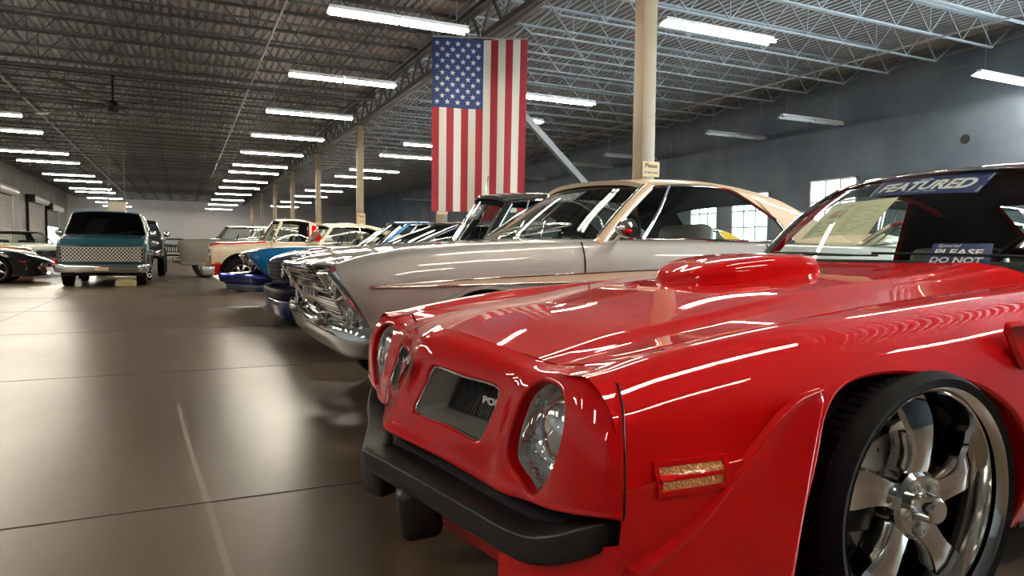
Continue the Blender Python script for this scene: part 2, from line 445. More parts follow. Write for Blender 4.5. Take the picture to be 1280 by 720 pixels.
# lights ---------------------------------------------------------------
def fixture(lit):
    t = thing('strip_light', '', 'light', (0,0,0))
    q = MB()
    for s in (-1, 1):
        x0, x1 = (s*1.21, s*.012) if s < 0 else (.012, 1.21)
        prof = [(-.17, -.012), (-.06, .034), (-.05, .080), (.05, .080), (.06, .034), (.17, -.012), (.168, -.016), (.055, .026), (-.055, .026), (-.168, -.016)]
        n = len(prof); vs = [(x0, a, b) for a, b in prof]+[(x1, a, b) for a, b in prof]
        q.add(vs, [(i, (i+1)%n, n+(i+1)%n, n+i) for i in range(n)]+[(0,1,8,9), (1,2,3,4,7,8), (4,5,6,7), tuple(n+k for k in (9,8,1,0)), tuple(n+k for k in (8,7,4,3,2,1)), tuple(n+k for k in (7,6,5,4))])
    q.build('reflector', 'housing', t, 0)
    for s in (-1, 1):
        for yy in (-.085, .085):
            q = MB(); q.tube([(s*1.19, yy, -.026), (s*.03, yy, -.026)], .022, 8); q.build('tube', 'tube' if lit else 'tubeoff', t, 60)
    for s in (-1, 1):
        q = MB(); q.tube([(s*1.0, 0, .07), (s*1.0, 0, ZD-4.83)], .004, 4); q.build('hanger', 'wire', t, 0)
    return t
protoL = fixture(True); protoU = fixture(False); used = {}
def light(proto, x, y, z, lab, grp, rz=0):
    if id(proto) not in used: used[id(proto)] = 1; o = proto; o.location = (x, y, z); o.rotation_euler = (0,0,rz); o['label'] = lab; o['group'] = grp
    else: o = dup(proto, (x, y, z), rz, lab, grp)
LZ = 4.83
for i, y in enumerate([11.7, 16.3, 20.9, 25.5, 30.2, 34.9, 38.2, 43.4, 48.1, 54.0, 60.6, 67.5, 75.5]):
    light(protoL, 3.42, y, LZ, f'lit strip light over the right side of the aisle, {ORD[i]} from the front', 'strip lights right of the aisle')
for i, y in enumerate([25.2, 28.6, 34.6, 38.2, 44.6, 48.4, 54.4, 57.6, 64.2, 70, 76]):
    light(protoL, -5.45, y, LZ, f'lit strip light over the left side of the aisle, {ORD[i]} one in view', 'strip lights left of the aisle')
light(protoL, 3.42, 7.1, LZ, 'lit strip light nearest the entrance, above the red car nose', 'strip lights right of the aisle')
light(protoL, 3.42, 1.2, LZ, 'lit strip light above the front bumper of the red car', 'strip lights right of the aisle')
light(protoL, 3.42, -6.4, LZ, 'added unseen strip light farthest behind the viewer over the aisle', 'strip lights right of the aisle')  # unseen, added to brighten the near side of the red car
for i, y in enumerate([-2.]):  # unseen fixtures, added to light the car sides facing the viewer
    light(protoL, 3.42, y, LZ, f'added unseen strip light behind the viewer over the aisle, {ORD[i]} back', 'strip lights right of the aisle')
    light(protoL, -5.45, y, LZ, f'added unseen strip light behind the viewer on the left, {ORD[i]} back', 'strip lights left of the aisle')
    light(protoL, 8.62, y, LZ, f'added unseen strip light behind the viewer beyond the columns, {ORD[i]} back', 'strip lights behind the columns')
for i, y in enumerate([2.5, 7., 11.6, 16.2, 20.6]): light(protoL, -5.45, y, LZ, f'lit strip light outside the left edge of view, {ORD[i]}', 'strip lights left of the aisle')
for i, (y, l) in enumerate([(4.9, 1), (9.7, 1), (15.8, 1), (18.7, 1), (24.9, 1), (28.3, 1), (34.0, 1), (37.5, 1), (43, 1), (47.5, 1), (53, 1), (60, 1), (67, 1)]):
    light(protoL, 8.62, y, LZ, f'lit strip light over the row behind the columns, {ORD[i]} from the front', 'strip lights behind the columns')
for i, (y, l) in enumerate([(9.35, 1), (14.75, 0), (17.8, 0), (23.8, 0), (27.0, 0), (33.5, 0), (37, 0), (43, 0), (52, 0)]):
    light(protoL if l else protoU, 16.6, y, LZ, f'{"lit" if l else "unlit white"} strip light hanging beside the grey right wall, {ORD[i]} from the front', 'strip lights along the right wall')
# conduits / sprinkler pipes
def pipe(pts, r, lab, m_='conduit'):
    q = MB(); q.tube(pts, r, 6); tag(q.build('ceiling_pipe', m_, None, 60), lab, 'pipe', 'pipes under the roof')
pipe([(-4.45, 10, 5.63), (-4.45, YF-1, 5.63)], .025, 'thin pale pipe under the joists left of the fan')
pipe([(1.85, 10, 5.63), (1.85, 52, 5.63)], .025, 'thin pale pipe under the joists right of the fan')
pipe([(15.0, 4, 5.70), (15.0, 70, 5.70)], .02, 'thin steel pipe under the joists near the right wall')
pipe([(-9, 21.5, 5.55), (5.6, 21.5, 5.55)], .05, 'dark sprinkler pipe crossing behind the ceiling fan', 'steel')
# ceiling fan
t = thing('ceiling_fan', 'large dark industrial ceiling fan with long blades above the aisle', 'fan', (-1.78, 24.0, 5.12))
q = MB(); q.lathe([(.001, -.16), (.12, -.16), (.16, -.1), (.16, .06), (.10, .14), (.05, .16), (.001, .16)], seg=24, axis='z'); q.build('motor_hub', 'trimblk', t)
q = MB(); q.tube([(0,0,.15), (0,0,.95)], .035, 8); q.box((-.2, -.2, .93), (.2, .2, .98)); q.build('down_rod', 'trimblk', t)
for k in range(6):
    a = R(12+60*k); q = MB()
    Mx = Matrix.Rotation(a, 4, 'Z') @ Matrix.Rotation(R(14), 4, 'X')
    q.rbox((.14, -.09, -.012), (3.4, .09, .012), .01, 0, Mx); q.build('blade', 'fanm', t)
t = thing('unit_heater', 'tan boxy unit heater hanging above the green van', 'heater', (-2.45, 34.0, 2.3))
q = MB(); q.rbox((-.33, -.35, 0), (.33, .35, .55), .03); q.build('housing', 'tan', t)
q = MB()
for k in range(6): q.box((-.27, -.37, .07+k*.07), (.27, -.35, .085+k*.07))
q.build('louvre_panel', 'satin', t, 0)
q = MB()
for sx in (-.28, .28): q.tube([(sx, 0, .54), (sx, 0, ZD-2.2)], .008, 5)
q.build('hanger_rods', 'wire', t, 0)
# roller doors on the left wall
def roller(y0, y1, top, lab, openh=0.):
    t = thing('roller_door', lab, 'door', (XL, (y0+y1)/2, 0), 0, 'roller doors in the left wall'); h = (y1-y0)/2
    q = MB(); n = 34; z0 = openh; dz = (top-z0)/n
    for i in range(n):
        z = z0+i*dz; q.add([(.09, -h, z), (.09, h, z), (.12, h, z+dz*.5), (.12, -h, z+dz*.5), (.09, h, z+dz), (.09, -h, z+dz)], [(0,1,2,3), (3,2,4,5)])
    q.build('curtain', 'door', t, 0)
    for s in (-1, 1):
        q = MB(); q.box((.0, s*h-.09, 0), (.18, s*h+.09, top)); q.build('guide', 'satin' if s > 0 else 'trimblk', t, 0)
    q = MB(); q.tube([(.34, -h+.1, top+.22), (.34, h-.1, top+.22)], .26, 16); q.build('coil_hood', 'housing', t)
    q = MB(); q.rbox((.05, -h-.35, top-.1), (.6, -h+.02, top+.45), .03); q.build('operator', 'trimblk', t)
    if openh:
        q = MB(); q.box((.02, -h, 0.02), (.04, h, openh)); q.build('daylight_opening', 'daylight', t, 0, label='bright daylight through the half open door')
roller(49.2, 54.8, 4.2, 'closed grey roller door nearest on the left wall')
roller(60.0, 66.2, 4.2, 'closed grey roller door, second along the left wall')
roller(67.6, 73.6, 4.0, 'partly raised roller door with bright daylight below', 2.6)
# windows in the right wall; those out of view are added to light the bay
def window(n, y0, y1, z0, z1):
    o = MB(); o.box((XR-.02, y0, z0), (XR-.01, y1, z1)); p = struct(o.build(f'window_{n}', 'daylight' if y0 > 8 else 'unseen_fill', None, 0))
    o = MB(); w = .05
    for y in (y0-w, y1): o.box((XR-.06, y, z0-w), (XR, y+w, z1+w))
    for z in (z0-w, z1): o.box((XR-.06, y0-w, z), (XR, y1+w, z+w))
    for k in range(1, 3): y = y0+(y1-y0)*k/3; o.box((XR-.05, y-.025, z0), (XR-.015, y+.025, z1))
    for k in range(1, 3): z = z0+(z1-z0)*k/3; o.box((XR-.05, y0, z-.025), (XR-.015, y1, z+.025))
    struct(o.build('window_frame', 'galv', p, 0))
for i, (y0, y1) in enumerate([(-4, -2.4), (-1.5, .1), (1, 2.6), (3.5, 5.1), (6, 7.6), (14.3, 15.9), (17.7, 19.35), (20.2, 21.6)]):
    window(i+1, y0, y1, 1.3, (4.2 if y1 < 8 else 3.0) if i != 5 else 3.2)
# flag ------------------------------------------------------------------
def flag():
    a = Vector((4.83, 14.22, 5.44)); bx = Vector((6.72, 13.50, 5.44)); W = (bx-a).length; H = 3.66
    ex = (bx-a).normalized(); nrm = Vector((ex.y, -ex.x, 0))
    if nrm.y > 0: nrm = -nrm
    def P3(s, d, off=0):              # s along top 0..1, d down 0..1
        wv = .035*math.sin(9*s+2*d)+.02*math.sin(21*s-3*d)*d
        sag = .03*math.sin(PI*s)*(1-d)
        return a+ex*(s*W*(1-.02*d))+Vector((0,0,-1))*(d*H+sag)+nrm*(wv+off)
    q = MB(); nu, nv = 78, 60
    mi = []
    for i in range(nu+1):
        for j in range(nv+1): q.v.append(tuple(P3(i/nu, j/nv)))
    for i in range(nu):
        for j in range(nv):
            s, d = (i+.5)/nu, (j+.5)/nv
            st = int(s*13)
            m_ = 2 if (s < 7/13 and d < .4) else (0 if st % 2 == 0 else 1)
            if not (s < 7/13 and d < .4) and s >= 7/13: m_ = 0 if st % 2 == 0 else 1
            q.f.append((i*(nv+1)+j, i*(nv+1)+j+1, (i+1)*(nv+1)+j+1, (i+1)*(nv+1)+j)); q.m.append(m_)
    cw, ch = 7/13, .4
    for r in range(11):               # columns of stars run along the flag's length
        n = 5 if r % 2 else 6
        for c in range(9):
            if (r+c) % 2: continue
    for c in range(9):
        for r in range(11):
            if (c+r) % 2: continue
            s0 = cw*(c+1)/10; d0 = ch*(r+1)/12
            for sg in (-1, 1):
                pts = []
                for k in range(10):
                    rad = .064 if k % 2 == 0 else .025
                    an = PI/2+k*PI/5
                    pts.append(tuple(P3(s0+rad*math.cos(an)/W, d0-rad*math.sin(an)/H, .004*sg)))
                ctr = tuple(P3(s0, d0, .004*sg))
                q.add([ctr]+pts, [(0, 1+k, 1+(k+1)%10) for k in range(10)], 1)
    t = thing('hanging_flag', 'large stars and stripes flag hanging vertically from the roof girder', 'flag', (0,0,0))
    q.build('cloth', ['flagred', 'flagwhite', 'flagblue'], t, 60)
    p = MB(); p.tube([a+Vector((0,0,.01)), bx+Vector((0,0,.01))], .018, 8); p.build('pole', 'wire', t)
    p = MB()
    for k in (.02, .5, .98): g = a+(bx-a)*k; p.tube([g, g+Vector((0,0,.14))], .005, 4)
    p.build('ties', 'wire', t, 0)
flag()
# ------------------------------------------------------------------ surfaces
class Surf:
    """bicubic Catmull-Rom surface through a control grid C[i][j] (3d), parameters in 0..1"""
    def __init__(s, C):
        C = np.asarray(C, float)
        C = np.concatenate([2*C[:1]-C[1:2], C, 2*C[-1:]-C[-2:-1]], 0)
        s.C = np.concatenate([2*C[:, :1]-C[:, 1:2], C, 2*C[:, -1:]-C[:, -2:-1]], 1)
        s.a, s.b = C.shape[0]-2, s.C.shape[1]-2
    @staticmethod
    def w(u): return np.stack([-.5*u+u*u-.5*u**3, 1-2.5*u*u+1.5*u**3, .5*u+2*u*u-1.5*u**3, -.5*u*u+.5*u**3], -1)
    def __call__(s, u, v):
        u = np.atleast_1d(np.asarray(u, float)); v = np.atleast_1d(np.asarray(v, float))
        a = u*(s.a-1); b = v*(s.b-1)
        i = np.clip(np.floor(a).astype(int), 0, s.a-2); j = np.clip(np.floor(b).astype(int), 0, s.b-2)
        wu, wv = s.w(a-i), s.w(b-j); P = np.zeros((len(u), 3))
        for k in range(4):
            for l in range(4): P += (wu[:, k]*wv[:, l])[:, None]*s.C[i+k, j+l]
        return P
    def nrm(s, u, v, e=2e-3):
        u = np.atleast_1d(u); v = np.atleast_1d(v)
        n = np.cross(s(u+e, v)-s(u-e, v), s(u, v+e)-s(u, v-e))
        return n/np.maximum(np.linalg.norm(n, axis=1)[:, None], 1e-9)
    def inv(s, target, axes, g=(.5, .5), it=40):
        """parameters whose point matches target on the two given axes"""
        p = np.array(g, float)
        for _ in range(it):
            f0 = s(p[0], p[1])[0][list(axes)]-np.asarray(target)
            J = np.zeros((2, 2)); e = 1e-4
            J[:, 0] = (s(p[0]+e, p[1])[0][list(axes)]-np.asarray(target)-f0)/e
            J[:, 1] = (s(p[0], p[1]+e)[0][list(axes)]-np.asarray(target)-f0)/e
            try: d = np.linalg.solve(J, -f0)
            except np.linalg.LinAlgError: break
            p = np.clip(p+np.clip(d, -.12, .12), -.02, 1.02)
            if np.abs(d).max() < 1e-7: break
        return p

def inside(p, poly):
    x, y = p; c = False; n = len(poly)
    for i in range(n):
        x1, y1 = poly[i]; x2, y2 = poly[i-1]
        if (y1 > y) != (y2 > y) and x < (x2-x1)*(y-y1)/(y2-y1)+x1: c = not c
    return c
def pdist(pts, poly, scl):
    """distance of pts to the closed polyline in scaled parameter space"""
    A = np.asarray(poly)*scl; B = np.roll(A, -1, 0); P = np.asarray(pts)*scl
    d = np.full(len(P), 1e9)
    for a, b in zip(A, B):
        ab = b-a; t = np.clip(((P-a)@ab)/max(ab@ab, 1e-12), 0, 1)
        d = np.minimum(d, np.linalg.norm(P-(a+t[:, None]*ab), axis=1))
    return d
def trim(S, nu, nv, outer, holes, scl, gap=.5):
    """triangulate S inside outer minus holes (parameter polygons); returns points, normals, tris"""
    scl = np.asarray(scl, float)
    gu, gv = np.meshgrid(np.linspace(0, 1, nu+1), np.linspace(0, 1, nv+1), indexing='ij')
    P = np.stack([gu.ravel(), gv.ravel()], 1)
    md = gap*min(scl[0]/nu, scl[1]/nv)
    keep = np.array([inside(p, outer) and not any(inside(p, h) for h in holes) for p in P])
    P = P[keep]; d = pdist(P, outer, scl)
    for h in holes: d = np.minimum(d, pdist(P, h, scl))
    P = P[d > md]
    pts = [tuple(p) for p in P]; edges = []
    for poly in [outer]+list(holes):
        o = len(pts); pts += [tuple(p) for p in poly]; n = len(poly)
        edges += [(o+i, o+(i+1)%n) for i in range(n)]
    sp = [Vector((p[0]*scl[0], p[1]*scl[1])) for p in pts]
    vo, eo, fo, *_ = geometry.delaunay_2d_cdt(sp, edges, [], 0, 1e-7)
    V = np.array([(v.x, v.y) for v in vo])/scl
    T = []
    for f in fo:
        c = V[list(f)].mean(0)
        if inside(c, outer) and not any(inside(c, h) for h in holes): T.append(tuple(f))
    return S(V[:, 0], V[:, 1]), S.nrm(V[:, 0], V[:, 1]), T

def panel(name, mats, parts, parent, label=None):
    """one mesh with analytic normals from [(pts, normals, faces, mat index)]"""
    q = MB(); N = []
    for P, n, T, mi in parts:
        # make winding agree with normals
        T2 = []
        for f in T:
            a, b, c = P[f[0]], P[f[1]], P[f[2]]
            T2.append(f if np.dot(np.cross(b-a, c-a), n[f[0]]) > 0 else f[::-1])
        q.add(P, T2, mi); N += [tuple(x) for x in n]
    return q.build(name, mats, parent, 180, 0, label, N)
def mirror(P, n, T): 
    s = np.array([1, -1, 1]); return P*s, n*s, [f[::-1] for f in T]
def gridnormals(G):
    G = np.asarray(G, float)
    du = np.gradient(G, axis=0); dv = np.gradient(G, axis=1); n = np.cross(du, dv)
    n /= np.maximum(np.linalg.norm(n, axis=2)[..., None], 1e-9)
    a, b = G.shape[:2]
    T = [(i*b+j, i*b+j+1, (i+1)*b+j+1, (i+1)*b+j) for i in range(a-1) for j in range(b-1)]
    return G.reshape(-1, 3), n.reshape(-1, 3), T
def rim_loft(rings):
    """loft list of closed rings (k,n,3) -> points, normals, faces"""
    G = np.asarray(rings); k, n = G.shape[:2]
    du = np.gradient(G, axis=0); dv = np.roll(G, -1, 1)-np.roll(G, 1, 1); nn = np.cross(du, dv)
    nn /= np.maximum(np.linalg.norm(nn, axis=2)[..., None], 1e-9)
    T = [(i*n+j, i*n+(j+1)%n, (i+1)*n+(j+1)%n, (i+1)*n+j) for i in range(k-1) for j in range(n)]
    return G.reshape(-1, 3), nn.reshape(-1, 3), T
def smooth_loop(P, n):
    P = np.asarray(P, float); k = len(P); Q = np.vstack([P[-1:], P, P[:2]])
    t = np.linspace(0, k, n, endpoint=False); i = t.astype(int); u = (t-i)[:, None]
    a, b, c, d = Q[i], Q[i+1], Q[i+2], Q[(i+3)%len(Q)]
    return .5*((2*b)+(-a+c)*u+(2*a-5*b+4*c-d)*u**2+(-a+3*b-3*c+d)*u**3)
def round_poly(P, r, seg=5):
    """polygon with rounded corners"""
    P = [Vector(p) for p in P]; out = []; n = len(P)
    rr = r if hasattr(r, '__len__') else [r]*n
    for i in range(n):
        a, b, c = P[i-1], P[i], P[(i+1)%n]
        d1 = (a-b); d2 = (c-b); l = min(rr[i], .45*d1.length, .45*d2.length)
        p1 = b+d1.normalized()*l; p2 = b+d2.normalized()*l
        for k in range(seg+1):
            t = k/seg; out.append(tuple((1-t)**2*p1+2*t*(1-t)*b+t*t*p2))
    return out
def fill_segments(P, step):
    out = []
    for i in range(len(P)):
        a = np.array(P[i]); b = np.array(P[(i+1)%len(P)]); n = max(1, int(np.linalg.norm(b-a)/step))
        for k in range(n): out.append(tuple(a+(b-a)*k/n))
    return out

# ================================================================== THE RED CAR
CX, CY = 2.9, 1.97
red = thing('red_muscle_car', 'glossy red muscle car with shaker hood scoop and black front bumper, closest to the camera', 'car', (CX, CY, 0))
def L3(X, v, z): return (X-CX, -v, z)
# ---- nose
#   columns (outwards), rows (down): (X, v, z)
nose = [
 [(.713,0,.712),(.655,0,.684),(.626,0,.645),(.603,0,.575),(.568,0,.497),(.545,0,.452),(.527,0,.422),(.59,0,.405)],
 [(.722,.09,.712),(.668,.09,.683),(.637,.09,.637),(.617,.09,.57),(.583,.09,.492),(.563,.09,.447),(.548,.09,.418),(.61,.09,.40)],
 [(.748,.27,.701),(.702,.27,.675),(.675,.27,.628),(.655,.27,.56),(.625,.27,.485),(.610,.27,.438),(.602,.27,.405),(.66,.27,.39)],
 [(.774,.44,.686),(.728,.44,.664),(.704,.44,.622),(.684,.44,.556),(.658,.44,.48),(.650,.44,.425),(.648,.44,.388),(.70,.44,.375)],
 [(.787,.54,.680),(.735,.535,.666),(.706,.53,.627),(.684,.53,.56),(.664,.53,.488),(.655,.535,.43),(.652,.54,.392),(.71,.54,.38)],
 [(.808,.64,.690),(.742,.64,.676),(.709,.64,.635),(.688,.64,.56),(.676,.64,.49),(.670,.64,.438),(.668,.64,.404),(.72,.64,.39)],
 [(.792,.72,.698),(.738,.735,.678),(.704,.748,.636),(.684,.752,.56),(.674,.75,.49),(.672,.74,.44),(.674,.73,.415),(.73,.73,.40)],
 [(.778,.765,.694),(.730,.79,.672),(.703,.812,.625),(.687,.825,.56),(.681,.825,.49),(.681,.82,.45),(.684,.815,.432),(.74,.80,.42)],
 [(.775,.80,.688),(.740,.845,.655),(.720,.868,.61),(.706,.882,.555),(.702,.886,.49),(.702,.886,.46),(.704,.884,.446),(.75,.87,.44)],
 [(.778,.82,.683),(.758,.868,.645),(.745,.892,.60),(.737,.908,.55),(.735,.913,.49),(.735,.913,.462),(.735,.912,.446),(.76,.90,.44)],
]
SN = Surf([[L3(*p) for p in c] for c in nose])
def nose_uv(v, z, g=(.4, .5)): return tuple(SN.inv((-v, z), (1, 2), g))
gr_out = round_poly([(.095,.628),(.445,.617),(.425,.470),(.078,.487)], [.03,.035,.03,.02])
gr_uv = []; g = (.2, .35)
for p in fill_segments(gr_out, .012): g = nose_uv(p[0], p[1], g); gr_uv.append(g)
bk_ctl = [(.60,.664),(.66,.669),(.715,.658),(.758,.625),(.768,.575),(.758,.52),(.725,.465),(.685,.424),(.66,.415),(.625,.428),(.575,.45),(.545,.475),(.533,.53),(.538,.58),(.556,.630)]
bk_pts = smooth_loop(bk_ctl, 90); bk_uv = []; g = (.6, .3)
for p in bk_pts: g = nose_uv(p[0], p[1], g); bk_uv.append(g)
outer = [(0,0)]+[(i/60, 0) for i in range(1, 60)]+[(1, j/40) for j in range(40)]+[(1-i/60, 1) for i in range(60)]+[(0, 1-j/40) for j in range(40)]
outer = outer[1:]
P, N, T = trim(SN, 110, 64, outer, [gr_uv, bk_uv], (1.0, .42))
flip = -1 if N[:, 0].mean() > 0 else 1; N = N*flip
parts = [(P, N, T, 0)]
Pm, Nm, Tm = mirror(P, N, T); parts.append((Pm, Nm, Tm, 0))
# rounded lips and tunnels of the openings
def opening(uvs, inset, depth, taper=(1, 1), shift=(0, 0), lip=.010):
    U = np.array(uvs); C = U.mean(0); p0 = SN(U[:, 0], U[:, 1]); n0 = SN.nrm(U[:, 0], U[:, 1])*flip
    c = p0.mean(0); inw = c-p0; inw -= n0*np.sum(inw*n0, 1)[:, None]; inw /= np.linalg.norm(inw, axis=1)[:, None]
    rings = [p0]
    for k in range(1, 5):
        a = k/4*PI/2; rings.append(p0+inw*lip*math.sin(a)-n0*lip*(1-math.cos(a)))
    return rings, n0, inw
def tunnel(last, depth, taper, shift, nst=4):
    rr = []; c = last.mean(0)
    for k in range(1, nst+1):
        t = k/nst; q = last.copy()
        q = c+(q-c)*np.array([1, 1+(taper[0]-1)*t, 1+(taper[1]-1)*t])
        q[:, 0] += depth*t; q[:, 1] += shift[0]*t; q[:, 2] += shift[1]*t; rr.append(q)
    return rr
lipb, nb, ib = opening(bk_uv, 0, 0, lip=.009)
tb = tunnel(lipb[-1], .018, (.965, .98), (-.002, -.001))
lipg, ng, ig = opening(gr_uv, 0, 0, lip=.010)
for ring in (lipb+tb, lipg):
    P, n, T = rim_loft(ring); n = n*(-1 if np.sum(n[:len(ring[0])]*np.array([-1, 0, 0])) < 0 else 1)
    parts.append((P, n, T, 0)); Pm, nm, Tm = mirror(P, n, T); parts.append((Pm, nm, Tm, 0))
nose_o = panel('nose', 'red', parts, red)
q = MB()
for s in (1, -1):
    q.tube([tuple(SN(1.0, t)[0]*np.array([1, s, 1])+np.array([.003, -.001*s, .0])) for t in np.linspace(0, .86, 30)], .0022, 5)
    q.tube([tuple(SN(t, 0.0)[0]*np.array([1, s, 1])+np.array([.004, 0, -.002])) for t in np.linspace(.62, 1, 20)], .0028, 5)
q.build('nose_seam', 'trimblk', red, 60)
# ---- grilles
for s in (1, -1):
    S_ = np.array([1, s, 1])
    last = lipg[-1]; tr = tunnel(last, .10, (.93, .86), (-.012, .004))
    q = MB(); rg = np.asarray([last+np.array([.001, 0, 0])]+tr); q.grid(np.concatenate([rg, rg[:, :1]], 1)*S_)
    gs = q.build('grille_tunnel', 'satin', red, 60, label='silver grey grille surround')
    q = MB(); back = (tr[-1]+np.array([.002, 0, 0]))*S_
    q.add(back, [tuple(range(len(back)))]); q.build('grille_back', 'trimblk', gs, 0)
    q = MB()                                               # chrome ring just inside the lip
    q.tube([p*S_ for p in last[::3]], .0045, 6, closed=True); q.build('grille_ring', 'chrome', gs, 60)
    # vertical bars at the back
    b0 = back; ys = np.sort(b0[:, 1]); y0, y1 = ys[0]+.012, ys[-1]-.012
    q = MB(); nb_ = 26
    top = b0[b0[:, 2] > b0[:, 2].mean()]; bot = b0[b0[:, 2] <= b0[:, 2].mean()]
    for k in range(nb_):
        y = y0+(y1-y0)*(k+.5)/nb_
        a = top[np.argmin(abs(top[:, 1]-y))]; b = bot[np.argmin(abs(bot[:, 1]-y))]
        q.bar((a[0]-.012, y, a[2]-.002), (b[0]-.012, y, b[2]+.002), .0055, .016)
    q.build('grille_bars', 'bumper', gs, 0)
q = MB()
fm = frame(L3(.744, .360, .546), (.16, -1, 0), (.1, 0, 1))
text_mb(q, 'PONTIAC', .026, fm, 0, .003, 0, .0008, 1.75); q.build('grille_lettering', 'signwhite', red, 0, label='white block letters on the black grille')
# ---- headlights
for s in (1, -1):
    S_ = np.array([1, s, 1])
    hb = tb[-1]; q = MB(); c = hb.mean(0)
    rg = [hb, c+(hb-c)*np.array([1, .97, .97])+np.array([.004, 0, 0])]
    for k, (sc_, dx) in enumerate(((.95, .022), (.85, .045), (.6, .060), (.1, .066))): rg.append(c+(hb-c)*np.array([1, sc_, sc_])+np.array([dx, 0, 0]))
    rg = np.asarray(rg); q.grid(np.concatenate([rg, rg[:, :1]], 1)*S_)
    hl = q.build('headlight', 'lamp', red, 60, label='clear headlight in a chrome bucket')
    q = MB(); lc = (c[0]+.022, (c[1]-.022)*s, c[2]+.012)
    q.lathe([(.001, -.028), (.03, -.026), (.055, -.016), (.066, -.004), (.071, .004), (.078, .0), (.082, .012), (.08, .03)], lc, 'x', 32); q.build('lamp_bulb_unit', 'polish', hl, 50)
    q = MB(); q.lathe([(.001, -.052), (.03, -.049), (.055, -.038), (.069, -.018), (.072, -.002)], lc, 'x', 32); q.build('lamp_lens', 'clear', hl, 60)
    cv = tb[0]+np.array([.004, 0, 0]); cc = cv.mean(0); q = MB()
    rg = np.asarray([cc+(cv-cc)*np.array([1, k, k])+np.array([-.012*(1-k*k), 0, 0]) for k in (.995, .85, .6, .3, .05)])
    q.grid(np.concatenate([rg, rg[:, :1]], 1)*S_); q.build('headlight_cover', 'clear', hl, 60)
# ---- emblem
q = MB(); e0 = SN(*nose_uv(.0, .575, (.0, .45)))[0]
fm = frame((e0[0]-.018, .0, e0[2]+.01), (0, -1, 0), (.35, 0, 1))
arrow = [(1.35*a, 1.25*b) for a, b in [(0,-.042),(.010,-.012),(.024,.034),(.0105,.026),(0,.042),(-.0105,.026),(-.024,.034),(-.010,-.012)]]
q.prism([fm @ Vector((x, y, -.004)) for x, y in arrow], fm.to_3x3() @ Vector((0, 0, .008)))
em = q.build('nose_emblem', 'chrome', red, 0, label='small chrome and red arrowhead emblem')
q = MB(); q.prism([fm @ Vector((x*.62, y*.66, .0035)) for x, y in arrow], fm.to_3x3() @ Vector((0, 0, .003))); q.build('emblem_inlay', 'redlens', em, 0)
# ---- hood
vs_ = [0, .12, .28, .42, .485, .545, .60, .655]
def zc(X): return float(crx([X], [(.72,.668),(.80,.680),(1.01,.719),(1.22,.750),(1.57,.805),(1.85,.834),(2.26,.874),(2.40,.893),(2.56,.920)])[0][0])
def zg(X): return float(crx([X], [(.72,.680),(.81,.696),(.93,.713),(1.11,.738),(1.34,.764),(1.83,.813),(2.44,.860),(2.6,.872)])[0][0])
def hood_z(v, X):
    v = abs(v); c = zc(X); g_ = zg(X)
    k = min(1, max(0, (X-.74)/.25))
    k2 = 1-min(1, max(0, (X-1.9)/.55))
    if v <= .485: return c+.012*k+.004+(.004+.016*k2)*(1-(v/.485)**2)
    t = (v-.545)/.11
    if v < .545: return c+.012*k*(1-(v-.485)/.06)**1.5+.002
    return c+(g_-c)*min(1, t)
def hood_front(v): return float(crx([abs(v)], [(0,.718),(.09,.728),(.27,.754),(.44,.781),(.54,.795),(.655,.818)])[0][0])
def hood_back(v): return 2.40+.16*(abs(v)/.655)**2
G = []
fv = np.concatenate([np.linspace(0, .46, 16), np.linspace(.475, .56, 9), np.linspace(.58, .652, 4)])
fv = np.concatenate([-fv[::-1][:-1], fv])
for v in fv:
    row = []
    a, b = hood_front(v), hood_back(v)
    for k in range(61):
        t = k/60; X = a+(b-a)*t
        row.append(L3(X, v, hood_z(v, X)))
    G.append(row)
G = np.array(G); P, n, T = gridnormals(G); n = n*(-1 if n[:, 2].mean() < 0 else 1)
# rolled edges of the hood: front and both sides
parts = [(P, n, T, 0)]
def skirt(edge, d, nn):
    E_ = np.array([edge, np.asarray(edge)+np.array(d)*.25+np.array([0,0,-.004]), np.asarray(edge)+np.array(d)*.3+np.array([0,0,-.035])])
    p, m_, t = gridnormals(E_); m_ = m_*(1 if np.dot(m_.mean(0), nn) > 0 else -1); return (p, m_, t, 0)
parts.append(skirt(G[:, 0], (.004, 0, 0), (-1, 0, 0)))
parts.append(skirt(G[0], (0, .004, 0), (0, 1, 0))); parts.append(skirt(G[-1], (0, -.004, 0), (0, -1, 0)))
parts.append(skirt(G[:, -1], (.004, 0, 0), (1, 0, 0)))
panel('hood', 'red', parts, red)
# black gap floor under the hood seam
q = MB()
G2 = [[L3(hood_front(v)-.03, v, hood_z(v, hood_front(v))-.035), L3(hood_front(v)+.03, v, hood_z(v, hood_front(v)+.03)-.035)] for v in np.linspace(-.68, .68, 30)]; q.grid(G2)
for s in (1, -1): q.grid([[L3(X, s*.63, zg(X)-.035), L3(X, s*.69, zg(X)-.035)] for X in np.linspace(.8, 2.6, 30)])
q.build('hood_gap_seal', 'trimblk', red, 60)
